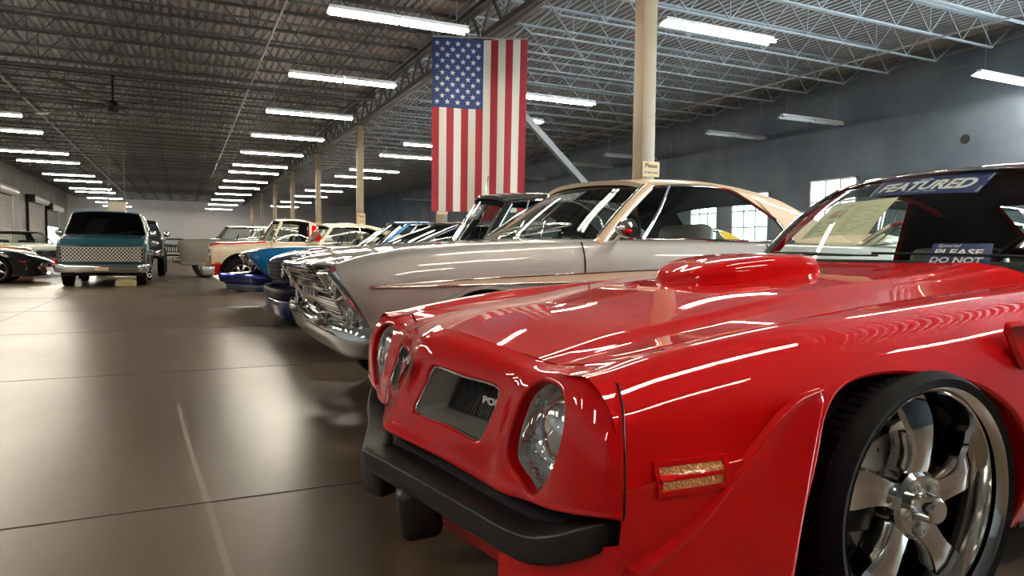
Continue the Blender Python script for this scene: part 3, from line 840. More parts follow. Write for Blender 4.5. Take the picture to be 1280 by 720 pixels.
# ---- shaker scoop
sec = [(1.535,.03,.842,.815),(1.552,.085,.868,.815),(1.60,.135,.896,.82),(1.68,.175,.920,.83),(1.79,.20,.937,.84),(1.90,.212,.945,.85),(1.99,.216,.947,.858),(2.03,.212,.942,.86)]
G = []
for X, w, zt, zb in crx(np.linspace(1.535, 2.03, 28), [(a, a, b, c, d) for a, b, c, d in sec]):
    row = []
    pr = [(1.10, zb-.02), (1.06, zb+.002), (1.02, zb+.35*(zt-zb)), (.98, zb+.68*(zt-zb)), (.86, zb+.92*(zt-zb)), (.55, zb+.99*(zt-zb)), (.22, zt), (0, zt+.002)]
    pr = pr+[(-a, b) for a, b in pr[::-1][1:]]
    for a, b in cr(pr, 49): row.append(L3(X+.03*(1-abs(a)**2)*(1 if X > 1.9 else 0)*(X-1.9)/.13, a*w, b))
    G.append(row)
P, n, T = gridnormals(G); n = n*(1 if n[:, 2].mean() > 0 else -1)
shk = panel('hood_scoop', 'red', [(P, n, T, 0)], red)
q = MB(); rear = [Vector(p)+Vector((-.02, 0, 0)) for p in G[-1]]; q.add(rear, [tuple(range(len(rear)))]); q.build('scoop_opening', 'trimblk', shk, 0)
q = MB(); front = [Vector(p)+Vector((.0, 0, 0)) for p in G[0]]; q.add(front, [tuple(range(len(front)))]); q.build('scoop_tip', 'red', shk, 0)
q = MB(); q.grid([[(np.array(p)*np.array([1, 1.02, 1])+np.array([0, 0, .0])) for p in (r[0], r[1])] for r in G]); q.build('scoop_seal', 'trimblk', shk, 0)
# ---- fenders
def zr(X): return float(crx([X], [(.76,.690),(.84,.708),(.99,.735),(1.27,.772),(1.69,.806),(2.1,.838),(2.45,.865),(3.2,.885),(4.2,.90)])[0][0])
def side_w(X): return float(crx([X], [(.735,.913),(.9,.922),(1.2,.928),(1.7,.932),(2.3,.925),(3.2,.925),(4.2,.935),(4.8,.92),(5.3,.84)])[0][0])
def side_rows(X, inner_v, zi):
    w = side_w(X); r = zr(X); e = min(1, max(0, (X-.735)/.12))
    return [(inner_v, zi), (.715, r-.001-.004*(1-e)), (.775, r+.002), (.832, r-.022), (.878, r-.066), (w-.020, r-.130), (w-.006, r-.20), (w, .50+.02*e), (w-.004, .44), (w-.022, .33), (w-.05, .24), (w-.075, .19)]
st = [.735,.80,.90,1.05,1.2,1.35,1.5,1.7,1.9,2.1,2.28,2.44]
C = []
for X in st:
    zi = zg(X)
    C.append([L3(X, v, z) for v, z in side_rows(X, .659, zi)])
SF = Surf(C)
AX, AZ, AR = 1.612, .338, .352                 # front wheel centre, arch radius
def arch_uv(S, ax, az, ar, zlow, g0):
    out = []; g = g0
    for x, z in cr([(1.185,.19),(1.188,.30),(1.20,.42),(1.225,.54),(1.265,.62),(1.33,.662),(1.43,.678),(1.55,.674),(1.69,.655),(1.82,.615),(1.93,.55),(2.01,.46),(2.05,.34),(2.06,.20)], 49):
        g = S.inv((x-CX, z), (0, 2), g); out.append(tuple(g))
    return out
au = arch_uv(SF, AX, AZ, AR, .2, (.35, .93))
# front lower edge: bottom boundary follows v=1 except over the arch; front edge is the nose seam
bx0, bx1 = au[0][0], au[-1][0]
outer = [(i/60, 0) for i in range(60)]+[(1, j/40) for j in range(40)]
outer += [(1-(1-bx1)*i/10, 1) for i in range(10)]+[(bx1, 1), ]+au[::-1]+[(bx0, 1)]
outer += [(bx0*(1-i/14), 1) for i in range(1, 14)]+[(0, 1-j/40) for j in range(40)]
# front seam: keep ridge corner where nose corner sits
Pf, Nf, Tf = trim(SF, 90, 60, outer, [], (1.7, 1.0))
Nf = Nf*(1 if np.sum(Nf[:, 1]) < 0 else -1)
ap = np.array(au); a0 = SF(ap[:, 0], ap[:, 1]); an = SF.nrm(ap[:, 0], ap[:, 1])*(1 if np.sum(SF.nrm(ap[:, 0], ap[:, 1])[:, 1]) < 0 else -1)
cen = np.array(L3(AX, .93, AZ)); rad = cen-a0; rad[:, 1] = 0; rad /= np.linalg.norm(rad, axis=1)[:, None]
rings = [a0]
for k in range(1, 5):
    a = k/4*PI/2; rings.append(a0+rad*.012*math.sin(a)+np.array([0, .012*(1-math.cos(a)), 0]))
rings.append(rings[-1]+np.array([0, .05, 0]))
Pl, nl, Tl = gridnormals(rings); nl = nl*(1 if np.sum(nl[:len(a0)]*np.array([0, -1, 0])) > 0 else -1)
fend = []
for s in (1, -1):
    S_ = np.array([1, s, 1])
    ps = [(Pf*S_, Nf*S_, Tf, 0), (Pl*S_, nl*S_, Tl, 0)]
    fend.append(panel('front_fender', 'red', ps, red))
# wheel well liner
def liner(ax, ar, parent, s):
    q = MB(); G_ = []
    for k in range(25):
        a = PI+.3-(PI+.6)*k/24; G_.append([L3(ax+(ar+.005)*math.cos(a), s*v, AZ+(ar+.005)*math.sin(a)) for v in (.855, .62, .55)])
    q.grid(G_); q.add([L3(ax+(ar+.02)*math.cos(2*PI*k/24), s*.55, AZ+(ar+.02)*math.sin(2*PI*k/24)) for k in range(24)], [tuple(range(24))])
    q.build('wheel_well', 'inner', parent, 60)
for s in (1, -1): liner(AX, AR, red, s)
# wheel flare: lip that leaves the fender and kicks out in front of the tyre
top = [(.752,.352),(.80,.366),(.86,.396),(.95,.47),(1.04,.555),(1.10,.61),(1.16,.645),(1.225,.660)]
low = [(1.10,.085),(1.105,.14),(1.12,.23),(1.14,.33),(1.165,.43),(1.19,.52),(1.215,.59),(1.24,.64)]
ta, lo = cr(top, 40), cr(low, 40)
for s in (1, -1):
    G = []
    for i in range(40):
        (xa, za), (xb, zb) = ta[i], lo[i]; va = side_w(xa)-.004-max(0, .44-za)*.10; row = []
        k = i/39; out = .055*(1-k)**.6+.004
        # cross profile: ridge bead, then concave sweep outwards to the arch edge
        for t, o_ in ((0, -.004), (.02, .008), (.045, .014), (.075, .010), (.11, .003), (.3, .14*out), (.5, .34*out), (.7, .6*out), (.86, .85*out), (.96, .98*out), (1, out), (1.012, out-.008), (1.012, out-.05)):
            x, z = xa+(xb-xa)*t, za+(zb-za)*t
            vb = va+(side_w(xb)-.03-va)*min(t, 1)*.3
            row.append(L3(x, s*(vb+o_), z))
        G.append(row)
    P, n, T = gridnormals(G); n = n*(1 if np.sum(n[:, 1])*s < 0 else -1)
    fl_ = panel('wheel_flare', 'red', [(P, n, T, 0)], red)
    # front lower corner: body panel between bumper end and flare
q = MB()
# ---- marker lamps
for s, f in ((1, 'near'), (-1, 'far')):
    def sidept(X, z, off=0):
        uvp = SF.inv((X-CX, z), (0, 2), (.15, .62)); p = SF(*uvp)[0]; n_ = SF.nrm(uvp[0], uvp[1])[0]; n_ = n_*(1 if n_[1] < 0 else -1)
        p = p+n_*off; return (p[0], p[1]*s, p[2])
    def patch(x0, x1, z0, z1, off, q, mi=0, th=.01):
        G_ = [[sidept(x, z, off) for z in np.linspace(z0, z1, 4)] for x in np.linspace(x0, x1, 6)]
        rim = [G_[0][j] for j in range(4)]+[G_[i][3] for i in range(1, 6)]+[G_[5][j] for j in (2, 1, 0)]+[G_[i][0] for i in (4, 3, 2, 1)]
        q.grid(G_, mi)
        rb = [(a, b+th*s, c) for a, b, c in rim]; n_ = len(rim); q.add(rim+rb, [(i, (i+1)%n_, n_+(i+1)%n_, n_+i) for i in range(n_)], mi)
    q = MB(); patch(.812, .968, .535, .545, .006, q); patch(.812, .968, .482, .492, .006, q); patch(.808, .818, .482, .545, .006, q); patch(.964, .974, .482, .545, .006, q); patch(.815, .968, .511, .519, .007, q)
    ml = q.build('side_marker', 'red', red, 40, label='red framed side marker with amber lenses')
    for z0, z1 in ((.4925, .5105), (.5195, .5345)):
        q = MB(); patch(.819, .963, z0, z1, .004, q); q.build('amber_lens', 'amber', ml, 40)
# ---- fender vent behind the wheel
for s in (1, -1):
    q = MB()
    a = [(1.868, .778), (2.10, .790), (2.10, .66), (1.945, .655)]
    for i, (X, z) in enumerate(a): pass
    w0 = side_w(1.95)-.012
    ring0 = fill_segments(round_poly(a, .02), .03)
    q.add([L3(X, s*(w0+.004+.012*(X-1.86)/.24), z) for X, z in ring0]+[L3(1.99+(X-1.99)*.86, s*(w0+.010+.02*(X-1.86)/.24), .72+(z-.72)*.8) for X, z in ring0]+[L3(1.99+(X-1.99)*.78, s*(w0-.012), .72+(z-.72)*.72) for X, z in ring0],
          [(i, (i+1)%len(ring0), len(ring0)+(i+1)%len(ring0), len(ring0)+i) for i in range(len(ring0))]+[(len(ring0)+i, len(ring0)+(i+1)%len(ring0), 2*len(ring0)+(i+1)%len(ring0), 2*len(ring0)+i) for i in range(len(ring0))]+[tuple(2*len(ring0)+i for i in range(len(ring0)))])
    q.build('fender_vent', 'red', red, 50)
# ---- bumper
path = [(.464,0,.369),(.500,.12,.363),(.540,.26,.354),(.580,.40,.345),(.610,.52,.339),(.628,.61,.338),(.648,.69,.345),(.672,.765,.372),(.702,.82,.402),(.735,.85,.420),(.785,.863,.427)]
pc = cr(path, 60); G = []
for i, (X, v, z) in enumerate(pc):
    j0, j1 = max(i-1, 0), min(i+1, 59); t = Vector((pc[j1][0]-pc[j0][0], pc[j1][1]-pc[j0][1], 0)).normalized()
    nx, nv = t.y, -t.x                         # inward normal (towards the car)
    if i < 2: nx, nv = 1, 0
    e = min(1, max(0, (v-.62)/.25)); h = .050+.006*e; w = .085*(1-.35*e)
    pr = [(.075, -h-.012), (.012, -h-.010), (.002, -h+.002), (-.001, -h*.5), (-.002, -.006), (.003, .002), (w*.45, .010), (w*.8, .013+.004*e), (w, .010), (w+.02, -.01)]
    row = []
    for d, dz in cr(pr, 37): row.append((X+nx*d, v+nv*d, z+dz))
    G.append(row)
G = np.array(G)
full = np.concatenate([G[::-1][:-1]*np.array([1, -1, 1]), G], 0)
Gc = np.array([[L3(*p) for p in r] for r in full]); q = MB(); q.grid(Gc)
for rr in (Gc[0], Gc[-1]): q.add(rr, [tuple(range(len(rr)))])
bp = q.build('front_bumper', 'bumper', red, 50)
q = MB(); q.grid(np.array([[L3(X+.02, s*v, .30), L3(X+.12, s*v, .41)] for s in (1,) for X, v, z in [(p[0], p[1], 0) for p in path[:11]]])); q.grid(np.array([[L3(X+.02, -v, .30), L3(X+.12, -v, .41)] for X, v, z in path[:11]]))
q.build('bumper_backing', 'inner', red, 50)
for s in (1, -1):
    q = MB()
    Mg = Matrix.Translation(L3(.572, s*.185, .245)) @ Matrix.Rotation(R(-16*s), 4, 'Z') @ Matrix.Rotation(R(-8), 4, 'Y')
    q.rbox((-.055, -.055, -.075), (.06, .055, .07), .028, 0, Mg, 3); q.build('bumper_guard', 'bumper', red, 50)
# ---- valance and corner dams
vp = [(.555,0,.30,.70,.115),(.585,.12,.30,.70,.13),(.625,.28,.295,.705,.15),(.66,.42,.29,.71,.165),(.685,.56,.285,.715,.175),(.70,.66,.285,.72,.18)]
va = cr(vp, 24); G = []
for X0, v, z0, X1, z1 in va: G.append([L3(X0+(X1-X0)*t, v, z0+(z1-z0)*t) for t in np.linspace(0, 1, 9)]+[L3(X1+.05, v, z1+.01)])
G = np.array(G); full = np.concatenate([G[::-1][:-1]*np.array([1, -1, 1]), G], 0); q = MB(); q.grid(full); q.build('front_valance', 'red', red, 30)
for s in (1, -1):
    G = []
    for v, X0, X1, zt, zb in cr([(.56,.645,.640,.30,.16),(.66,.668,.645,.305,.14),(.76,.695,.660,.33,.12),(.83,.728,.68,.362,.11),(.885,.752,.70,.385,.105),(.915,.782,.735,.39,.105)], 18):
        G.append([L3(X0+(X1-X0)*t, s*v, zt+(zb-zt)*t) for t in np.linspace(0, 1, 8)]+[L3(X1+.05, s*(v-.01), zb)])
    q = MB(); q.grid(G); q.build('corner_air_dam', 'red', red, 40)
    q = MB(); q.add([L3(.76, s*.895, .46), L3(.76, s*.58, .46), L3(.76, s*.58, .12), L3(.76, s*.895, .12)], [(0,1,2,3)]); q.build('inner_panel', 'trimblk', red, 0)
# ---- under floor, doors, quarters, rear
def side_panel(name, xs, mats='red', rows=None):
    for s in (1, -1):
        G = []
        for X in xs: G.append([L3(X, s*v, z) for v, z in cr((rows or side_rows)(X, .80, zr(X)+.004), 30)])
        P, n, T = gridnormals(G); n = n*(1 if np.sum(n[:, 1])*s < 0 else -1); panel(name, mats, [(P, n, T, 0)], red)
side_panel('door', np.linspace(2.448, 3.70, 20))
def q_rows(X, a, b):
    return side_rows(X, .72, zr(X)+.01)
xr = np.concatenate([np.linspace(3.708, 4.05, 6), np.linspace(4.10, 4.80, 15), np.linspace(4.83, 5.35, 8)])
for s in (1, -1):
    G = []
    for X in xr:
        rws = side_rows(X, .70, zr(X)+.004); c = cr(rws, 30)
        za = 0
        if abs(X-4.45) < .36: za = AZ+math.sqrt(max(0, .36**2-(X-4.45)**2))
        G.append([L3(X, s*v, max(z, za)) for v, z in c])
    P, n, T = gridnormals(G); n = n*(1 if np.sum(n[:, 1])*s < 0 else -1); panel('quarter_panel', 'red', [(P, n, T, 0)], red)
    q = MB(); G_ = []
    for k in range(25):
        a = PI+.3-(PI+.6)*k/24; G_.append([L3(4.45+.38*math.cos(a), s*v, AZ+.38*math.sin(a)) for v in (.90, .55)])
    q.grid(G_); q.build('wheel_well', 'inner', red, 60)
q = MB(); G = []
for X in np.linspace(4.55, 5.33, 12):
    G.append([L3(X, v, zr(min(X, 4.8))+.012-.06*max(0, (X-4.7)/.6)**2+.01*(1-(v/.7)**2)) for v in np.linspace(-.71, .71, 14)])
q.grid(G); q.build('trunk_lid', 'red', red, 40)
q = MB(); q.rbox(L3(5.30, .84, .40), L3(5.36, -.84, .88), .025); q.build('rear_panel', 'red', red, 40)
q = MB(); q.rbox(L3(5.28, .90, .36), L3(5.46, -.90, .52), .04); q.build('rear_bumper', 'bumper', red, 40)
for s in (1, -1):
    q = MB(); q.rbox(L3(5.345, s*.42-.3, .60), L3(5.375, s*.42+.3, .74), .012); q.build('tail_light', 'redlens', red, 40)
q = MB(); q.box(L3(.9, .62, .20), L3(5.3, -.62, .24)); q.box(L3(2.1, .86, .19), L3(4.08, -.86, .23)); q.build('underbody', 'inner', red, 0)
# ---- cowl, dash, cabin tub
q = MB(); G = []
for v in np.linspace(-.70, .70, 20): G.append([L3(hood_back(v)+.004+d, v, z0) for d, z0 in ((0, .878), (.06, .885), (.14, .900), (.24, .912))])
q.grid(G); q.build('cowl_panel', 'trimblk', red, 60)
for s in (1, -1):
    q = MB(); q.box(L3(2.46, s*.755, .30), L3(4.60, s*.775, .90)); q.box(L3(2.46, s*.76, .885), L3(4.1, s*.84, .893)); q.build('door_card', 'inner', red, 0)
q = MB(); q.box(L3(2.5, .84, .24), L3(4.6, -.84, .27)); q.box(L3(2.45, .85, .24), L3(2.5, -.85, .86)); q.build('cabin_tub', 'inner', red, 0)
q = MB(); q.rbox(L3(2.78, .72, .66), L3(3.08, -.72, .922), .05, seg=3); q.build('dashboard', 'inner', red, 50)
for s in (1, -1):
    q = MB(); q.rbox(L3(3.15, s*.40-.25, .42), L3(3.70, s*.40+.25, .56), .05)
    Ms = Matrix.Translation(L3(3.68, s*.40, .5)) @ Matrix.Rotation(R(14), 4, 'Y'); q.rbox((-.07, -.25, 0), (.07, .25, .50), .06, 0, Ms, 3)
    q.build('front_seat', 'seat', red, 50)
q = MB(); q.rbox(L3(4.15, -.62, .42), L3(4.62, .62, .86), .08); q.build('rear_seat', 'seat', red, 50)
q = MB(); c = Vector(L3(3.02, .40, .86)); ring = []
for k in range(28):
    a = 2*PI*k/28; ring.append(c+Vector((.10*math.sin(a)*.5, .185*math.cos(a), .175*math.sin(a))))
q.tube(ring, .014, 6, closed=True); q.tube([c, c+Vector((-.2, 0, -.08))], .03, 8)
for k in (0, 9, 19): q.tube([c, ring[k]], .012, 5)
q.build('steering_wheel', 'trimblk', red, 60)
# ---- glass house
wb = lambda v: 2.46+.24*(abs(v)/.70)**2; wt = lambda v: 2.955+.12*(abs(v)/.58)**2
def WS(a, t, off=0):
    """windshield point: a -1..1 across (near = +1), t 0..1 up"""
    vb, vt = .715*a, .565*a
    X = wb(vb)+(wt(vt)-wb(vb))*t-.02*math.sin(PI*t); v = vb+(vt-vb)*t
    z = .928+(1.302-.035*abs(a)**2.4-.928)*t+.022*math.sin(PI*t)
    return np.array(L3(X, v, z))+np.array([-.55, 0, .8])*off
q = MB(); q.grid([[WS(a, t) for t in np.linspace(0, 1, 14)] for a in np.linspace(-1, 1, 30)]); q.build('windshield', 'glass', red, 60)
for s in (1, -1):
    q = MB(); q.tube([WS(s*1.01, t, .006) for t in np.linspace(0, 1, 14)], .013, 6, 0); q.build('windshield_trim', 'chrome', red, 60)
q = MB(); q.tube([WS(a, 1.0, .006) for a in np.linspace(-1, 1, 24)], .008, 6); q.build('header_trim', 'chrome', red, 60)
def roof_pt(a, t):
    w = .585+.03*math.sin(PI*min(1, t*1.2)); v = w*a
    X0 = wt(.565*a)-.01; X1 = 4.05-.15*abs(a)**2
    X = X0+(X1-X0)*t
    zt_ = float(crx([t], [(0,1.305),(.15,1.334),(.4,1.346),(.7,1.328),(1,1.25)])[0][0])
    return np.array(L3(X, v, zt_-.035*abs(a)**2.4-.03*max(0, abs(a)-.9)*10*.5))
G = np.array([[roof_pt(a, t) for t in np.linspace(0, 1, 22)] for a in np.linspace(-1, 1, 28)])
q = MB(); q.grid(G); q.grid(G-np.array([0, 0, .03]), 1);
q.build('roof', ['red', 'inner'], red, 60)
for s in (1, -1):
    A = [WS(s*1.02, t, 0) for t in np.linspace(0, 1, 10)]
    q = MB(); q.tube([p+np.array([.025, 0, -.01]) for p in A], .022, 8); q.build('a_pillar', 'red', red, 60)
    ra = [roof_pt(s, t)+np.array([0, 0, -.02]) for t in np.linspace(0, 1, 12)]
    q = MB(); q.tube(ra, .02, 8); q.build('roof_rail', 'red', red, 60)
    bs = [np.array(L3(X, s*.80, zr(X)-.0)) for X in np.linspace(2.74, 3.80, 12)]
    rs = [roof_pt(s, t)+np.array([0, 0, -.025]) for t in np.linspace(.02, .72, 12)]
    q = MB(); q.grid([[b+(t_-b)*k+np.array([0, -s*.018*math.sin(PI*k), 0]) for k in np.linspace(0, 1, 6)] for b, t_ in zip(bs, rs)]); q.build('side_window', 'glass', red, 60)
    c0 = [np.array(L3(3.81, s*.80, zr(3.81))), np.array(L3(4.62, s*.72, .915))]; c1 = [roof_pt(s, .72), roof_pt(s, 1)]
    q = MB(); Gc = np.array([[c0[0]+(c0[1]-c0[0])*i+((c1[0]+(c1[1]-c1[0])*i)-(c0[0]+(c0[1]-c0[0])*i))*k for k in np.linspace(0, 1, 6)] for i in np.linspace(0, 1, 5)]); q.grid(Gc); q.grid(Gc+np.array([0, s*.03, 0]), 1); q.build('c_pillar', ['red', 'inner'], red, 60)
q = MB(); q.grid([[roof_pt(a, 1)+(np.array(L3(4.66, .70*a, .915))-roof_pt(a, 1))*k for k in np.linspace(0, 1, 6)] for a in np.linspace(-.58, .58, 14)]); q.build('rear_window', 'glass', red, 60)
for s in (1, -1):
    q = MB(); Gs = np.array([[roof_pt(a, 1)+(np.array(L3(4.66, .70*a, .915))-roof_pt(a, 1))*k for k in np.linspace(0, 1, 6)] for a in np.linspace(.58*s, 1.0*s, 6)]); q.grid(Gs); q.grid(Gs-np.array([.02, 0, .02]), 1); q.build('sail_panel', ['red', 'inner'], red, 60)
# wipers
for va, vb, tt in ((.10, .60, .05), (-.50, .0, .05)):
    a0 = WS(va/.7, .0, .03); a1 = WS(vb/.7, .015, .010); q = MB(); q.tube([a0, (a0+a1)/2+np.array([-.01, 0, .003]), a1], .005, 6); q.tube([a1+np.array([0, .24, -.0]), a1+np.array([0, -.12, .0])], .004, 5); q.build('wiper', 'trimblk', red, 60)
q = MB(); q.tube([L3(2.44, -.52, .90), L3(2.39, -.55, .955)], .004, 5); q.build('washer_nozzle', 'wire', red, 60)
# ---- wheels
def wheel(parent, X, s, v=.925, zc_=AZ, r=.340, rr=.289):
    loc = L3(X, s*v, zc_); w = thing('x', '', '', (0,0,0)); bpy.data.objects.remove(w)
    W_ = bpy.data.objects.new('wheel', None); COL.objects.link(W_); W_.parent = parent; W_.location = loc; W_.rotation_euler = (0, R(4), 0 if s > 0 else PI)
    # local: outside face towards -y
    q = MB(); q.lathe([(rr-.004, .05), (rr+.006, -.004), (rr+.028, -.012), (r-.018, -.004), (r-.006, .014), (r, .04), (r, .20), (r-.02, .245), (rr, .24)], seg=72)
    for k in range(90):                                     # tread blocks
        a = 2*PI*k/90
        Mt = Matrix.Rotation(a, 4, 'Y')
        q.box((r-.002, .03, -.0085), (r+.0035, .085, .0085), 0, Mt); q.box((r-.002, .095, -.007), (r+.0035, .145, .009), 0, Mt); q.box((r-.002, .155, -.0085), (r+.0035, .21, .0085), 0, Mt)
    q.build('tyre', 'rubber', W_, 40)
    q = MB(); q.lathe([(rr-.010, .012), (rr-.002, -.002), (rr+.007, -.008), (rr+.010, .004), (rr+.004, .015), (rr-.012, .022), (rr-.020, .05), (rr-.026, .12), (rr-.024, .20), (rr-.005, .235)], seg=72); q.build('rim_barrel', 'polish', W_, 40)
    q = MB()
    for k in range(5):
        a = R(90+72*k); G_ = []
        for t in np.linspace(0, 1, 12):
            rad = .045+(rr-.058)*t; hw = .046-.014*math.sin(PI*min(1, t*1.4))+.014*t**1.5; tw = .17*t*t
            dy = .050+.020*t-.028*math.sin(PI*t*.9)
            ring = []
            for u, o in ((-1.05, .055), (-1, .006), (-.84, -.005), (-.06, -.008), (.06, -.008), (.84, -.005), (1, .006), (1.05, .055)):
                x, z = rad, u*hw
                aa = a+tw*.9; ring.append((x*math.cos(aa)-z*math.sin(aa), dy+o, x*math.sin(aa)+z*math.cos(aa)))
            G_.append(ring)
        q.grid(G_); 
    q.build('spokes', 'polish', W_, 28)
    q = MB(); q.lathe([(.001, .022), (.074, .026), (.084, .036), (.086, .085)], seg=40); q.build('hub_plate', 'polish', W_, 30)
    q = MB(); q.lathe([(.001, -.022), (.026, -.022), (.032, -.016), (.042, .026)], seg=40); q.build('centre_cap', 'chrome', W_, 30)
    for k in range(5):
        a = R(54+72*k); q = MB(); q.lathe([(.001, .026), (.006, .012), (.009, .012), (.011, .018), (.016, .018), (.017, .026)], (.060*math.cos(a), 0, .060*math.sin(a)), seg=12); q.build('lug_nut', 'satin', W_, 30)
    q = MB(); q.lathe([(.06, .10), (.165, .10), (.165, .125), (.06, .125)], seg=48)
    for k in range(24):
        a = 2*PI*k/24; q.lathe([(.001, .0995), (.005, .0995)], ((.09+.05*(k%3)/2)*math.cos(a), 0, (.09+.05*(k%3)/2)*math.sin(a)), seg=6, mi=1)
    q.build('brake_disc', ['satin', 'trimblk'], W_, 30)
    q = MB(); q.rbox((-.175, .075, -.075), (-.095, .15, .075), .02); q.build('brake_caliper', 'trimblk', W_, 40)
    return W_
for s in (1, -1): wheel(red, AX, s); wheel(red, 4.45, s, .89, AZ, .335, .285)
# ---- papers behind the windshield
def on_glass(name, quad, m_, lab, cat, text=None, off=-.012, grp=None):
    """quad corners (a,t) TL,TR,BR,BL"""
    t = thing(name, lab, cat, (CX, CY, 0), 0, grp)
    def pt(x, y, o=0):                 # x,y 0..1 from top left
        TL, TR, BR, BL = [np.array(c) for c in quad]
        p = TL*(1-x)*(1-y)+TR*x*(1-y)+BR*x*y+BL*(1-x)*y
        return WS(p[0], p[1], off+o)
    q = MB(); q.grid([[pt(x, y) for y in np.linspace(0, 1, 8)] for x in np.linspace(0, 1, 14)]); q.grid([[pt(x, y, -.0008) for y in np.linspace(0, 1, 8)] for x in np.linspace(0, 1, 14)])
    q.build('sheet', m_, t, 60)
    return t, pt
def wrap_text(t, pt, txt, x0, x1, y0, y1, m_, name, shear=0., bold=.0, o=.0015):
    """lettering filling the box x0..x1,y0..y1 of a sheet mapping"""
    q = MB(); text_mb(q, txt, 1.0, Matrix.Identity(4), 0, 0, shear, bold)
    V = np.array(q.v); a, b = V.min(0), V.max(0); out = []
    for p in V:
        x = x0+(x1-x0)*(p[0]-a[0])/(b[0]-a[0]); y = y1+(y0-y1)*(p[1]-a[1])/(b[1]-a[1]); out.append(tuple(pt(x, y, o)))
    q.v = out; q.build(name, m_, t, 0)
# papers in the red car's windshield --------------------------------------------------
t, pt = on_glass('featured', [(-.447,.985),(.452,1.0),(.442,.70),(-.365,.735)], 'signblue', 'blue FEATURED banner along the top of the red car windshield', 'sign', off=-.012)
t.name = 'featured_banner'
q = MB()
for a in ((.015, .05, .985, .075), (.015, .925, .985, .95), (.012, .05, .02, .95), (.98, .05, .988, .95)):
    g0 = len(q.v); q.add([pt(a[0], a[1], .001), pt(a[2], a[1], .001), pt(a[2], a[3], .001), pt(a[0], a[3], .001)], [(0,1,2,3)])
q.build('border', 'signwhite', t, 0)
wrap_text(t, pt, 'FEATURED', .075, .92, .28, .80, 'signwhite', 'headline', .2, .035)
q = MB(); q.tube([pt(.42+.12*k/24, .20-.055*math.sin(k*1.3)-.02*math.sin(k*.5), .0015) for k in range(25)], .0016, 4); q.build('script_mark', 'signwhite', t, 0)
q = MB()
for a in (.38, .46, .55, .61): q.add([pt(a, .85, .001), pt(a+.055, .85, .001), pt(a+.055, .875, .001), pt(a, .875, .001)], [(0,1,2,3)])
q.build('small_line', 'signwhite', t, 0)
t, pt = on_glass('spec', [(-.715,.69),(-.085,.715),(-.045,.285),(-.655,.25)], 'paper', 'two page cream information sheet behind the red car windshield', 'sheet', off=-.02)
t.name = 'information_sheet'
q = MB(); q.grid([[pt(x, y, .001) for y in np.linspace(.24, .50, 4)] for x in np.linspace(.16, .42, 6)]); q.build('photo', 'photo', t, 0, label='small colour photo of a car on the sheet')
q = MB(); random.seed(3)
for cx, cw in ((.05, .42), (.55, .42)):
    for k in range(13):
        y = (.56 if cx < .5 else .22)+k*(.032 if cx < .5 else .056); 
        if y > .95: break
        w = cw*random.uniform(.55, 1); q.add([pt(cx, y, .001), pt(cx+w, y, .001), pt(cx+w, y+.008, .001), pt(cx, y+.008, .001)], [(0,1,2,3)])
q.add([pt(.498, .02, .001), pt(.506, .02, .001), pt(.506, .99, .001), pt(.498, .99, .001)], [(0,1,2,3)])
q.build('print', 'ink', t, 0)
wrap_text(t, pt, 'Special', .28, .44, .08, .17, 'ink', 'sheet_heading', .2, 0, .001)
t, pt = on_glass('pdn', [(.385,.172),(.648,.175),(.658,-.0),(.393,-.0)], 'signblue', 'blue Please Do Not Touch card standing at the base of the windshield', 'sign', off=-.016)
t.name = 'do_not_touch_card'
wrap_text(t, pt, 'Special', .10, .50, .04, .24, 'signwhite', 'script_word', .25, .0)
wrap_text(t, pt, 'PLEASE', .08, .88, .29, .60, 'signwhite', 'first_line', .1, .03)
wrap_text(t, pt, 'DO NOT', .06, .90, .68, .97, 'signwhite', 'second_line', .1, .03)
t, pt = on_glass('white', [(-.82,.22),(-.50,.20),(-.47,.07),(-.77,.07)], 'housing', 'folded white paper on the dash at the far corner of the red car', 'paper', off=-.06)
t.name = 'folded_paper'

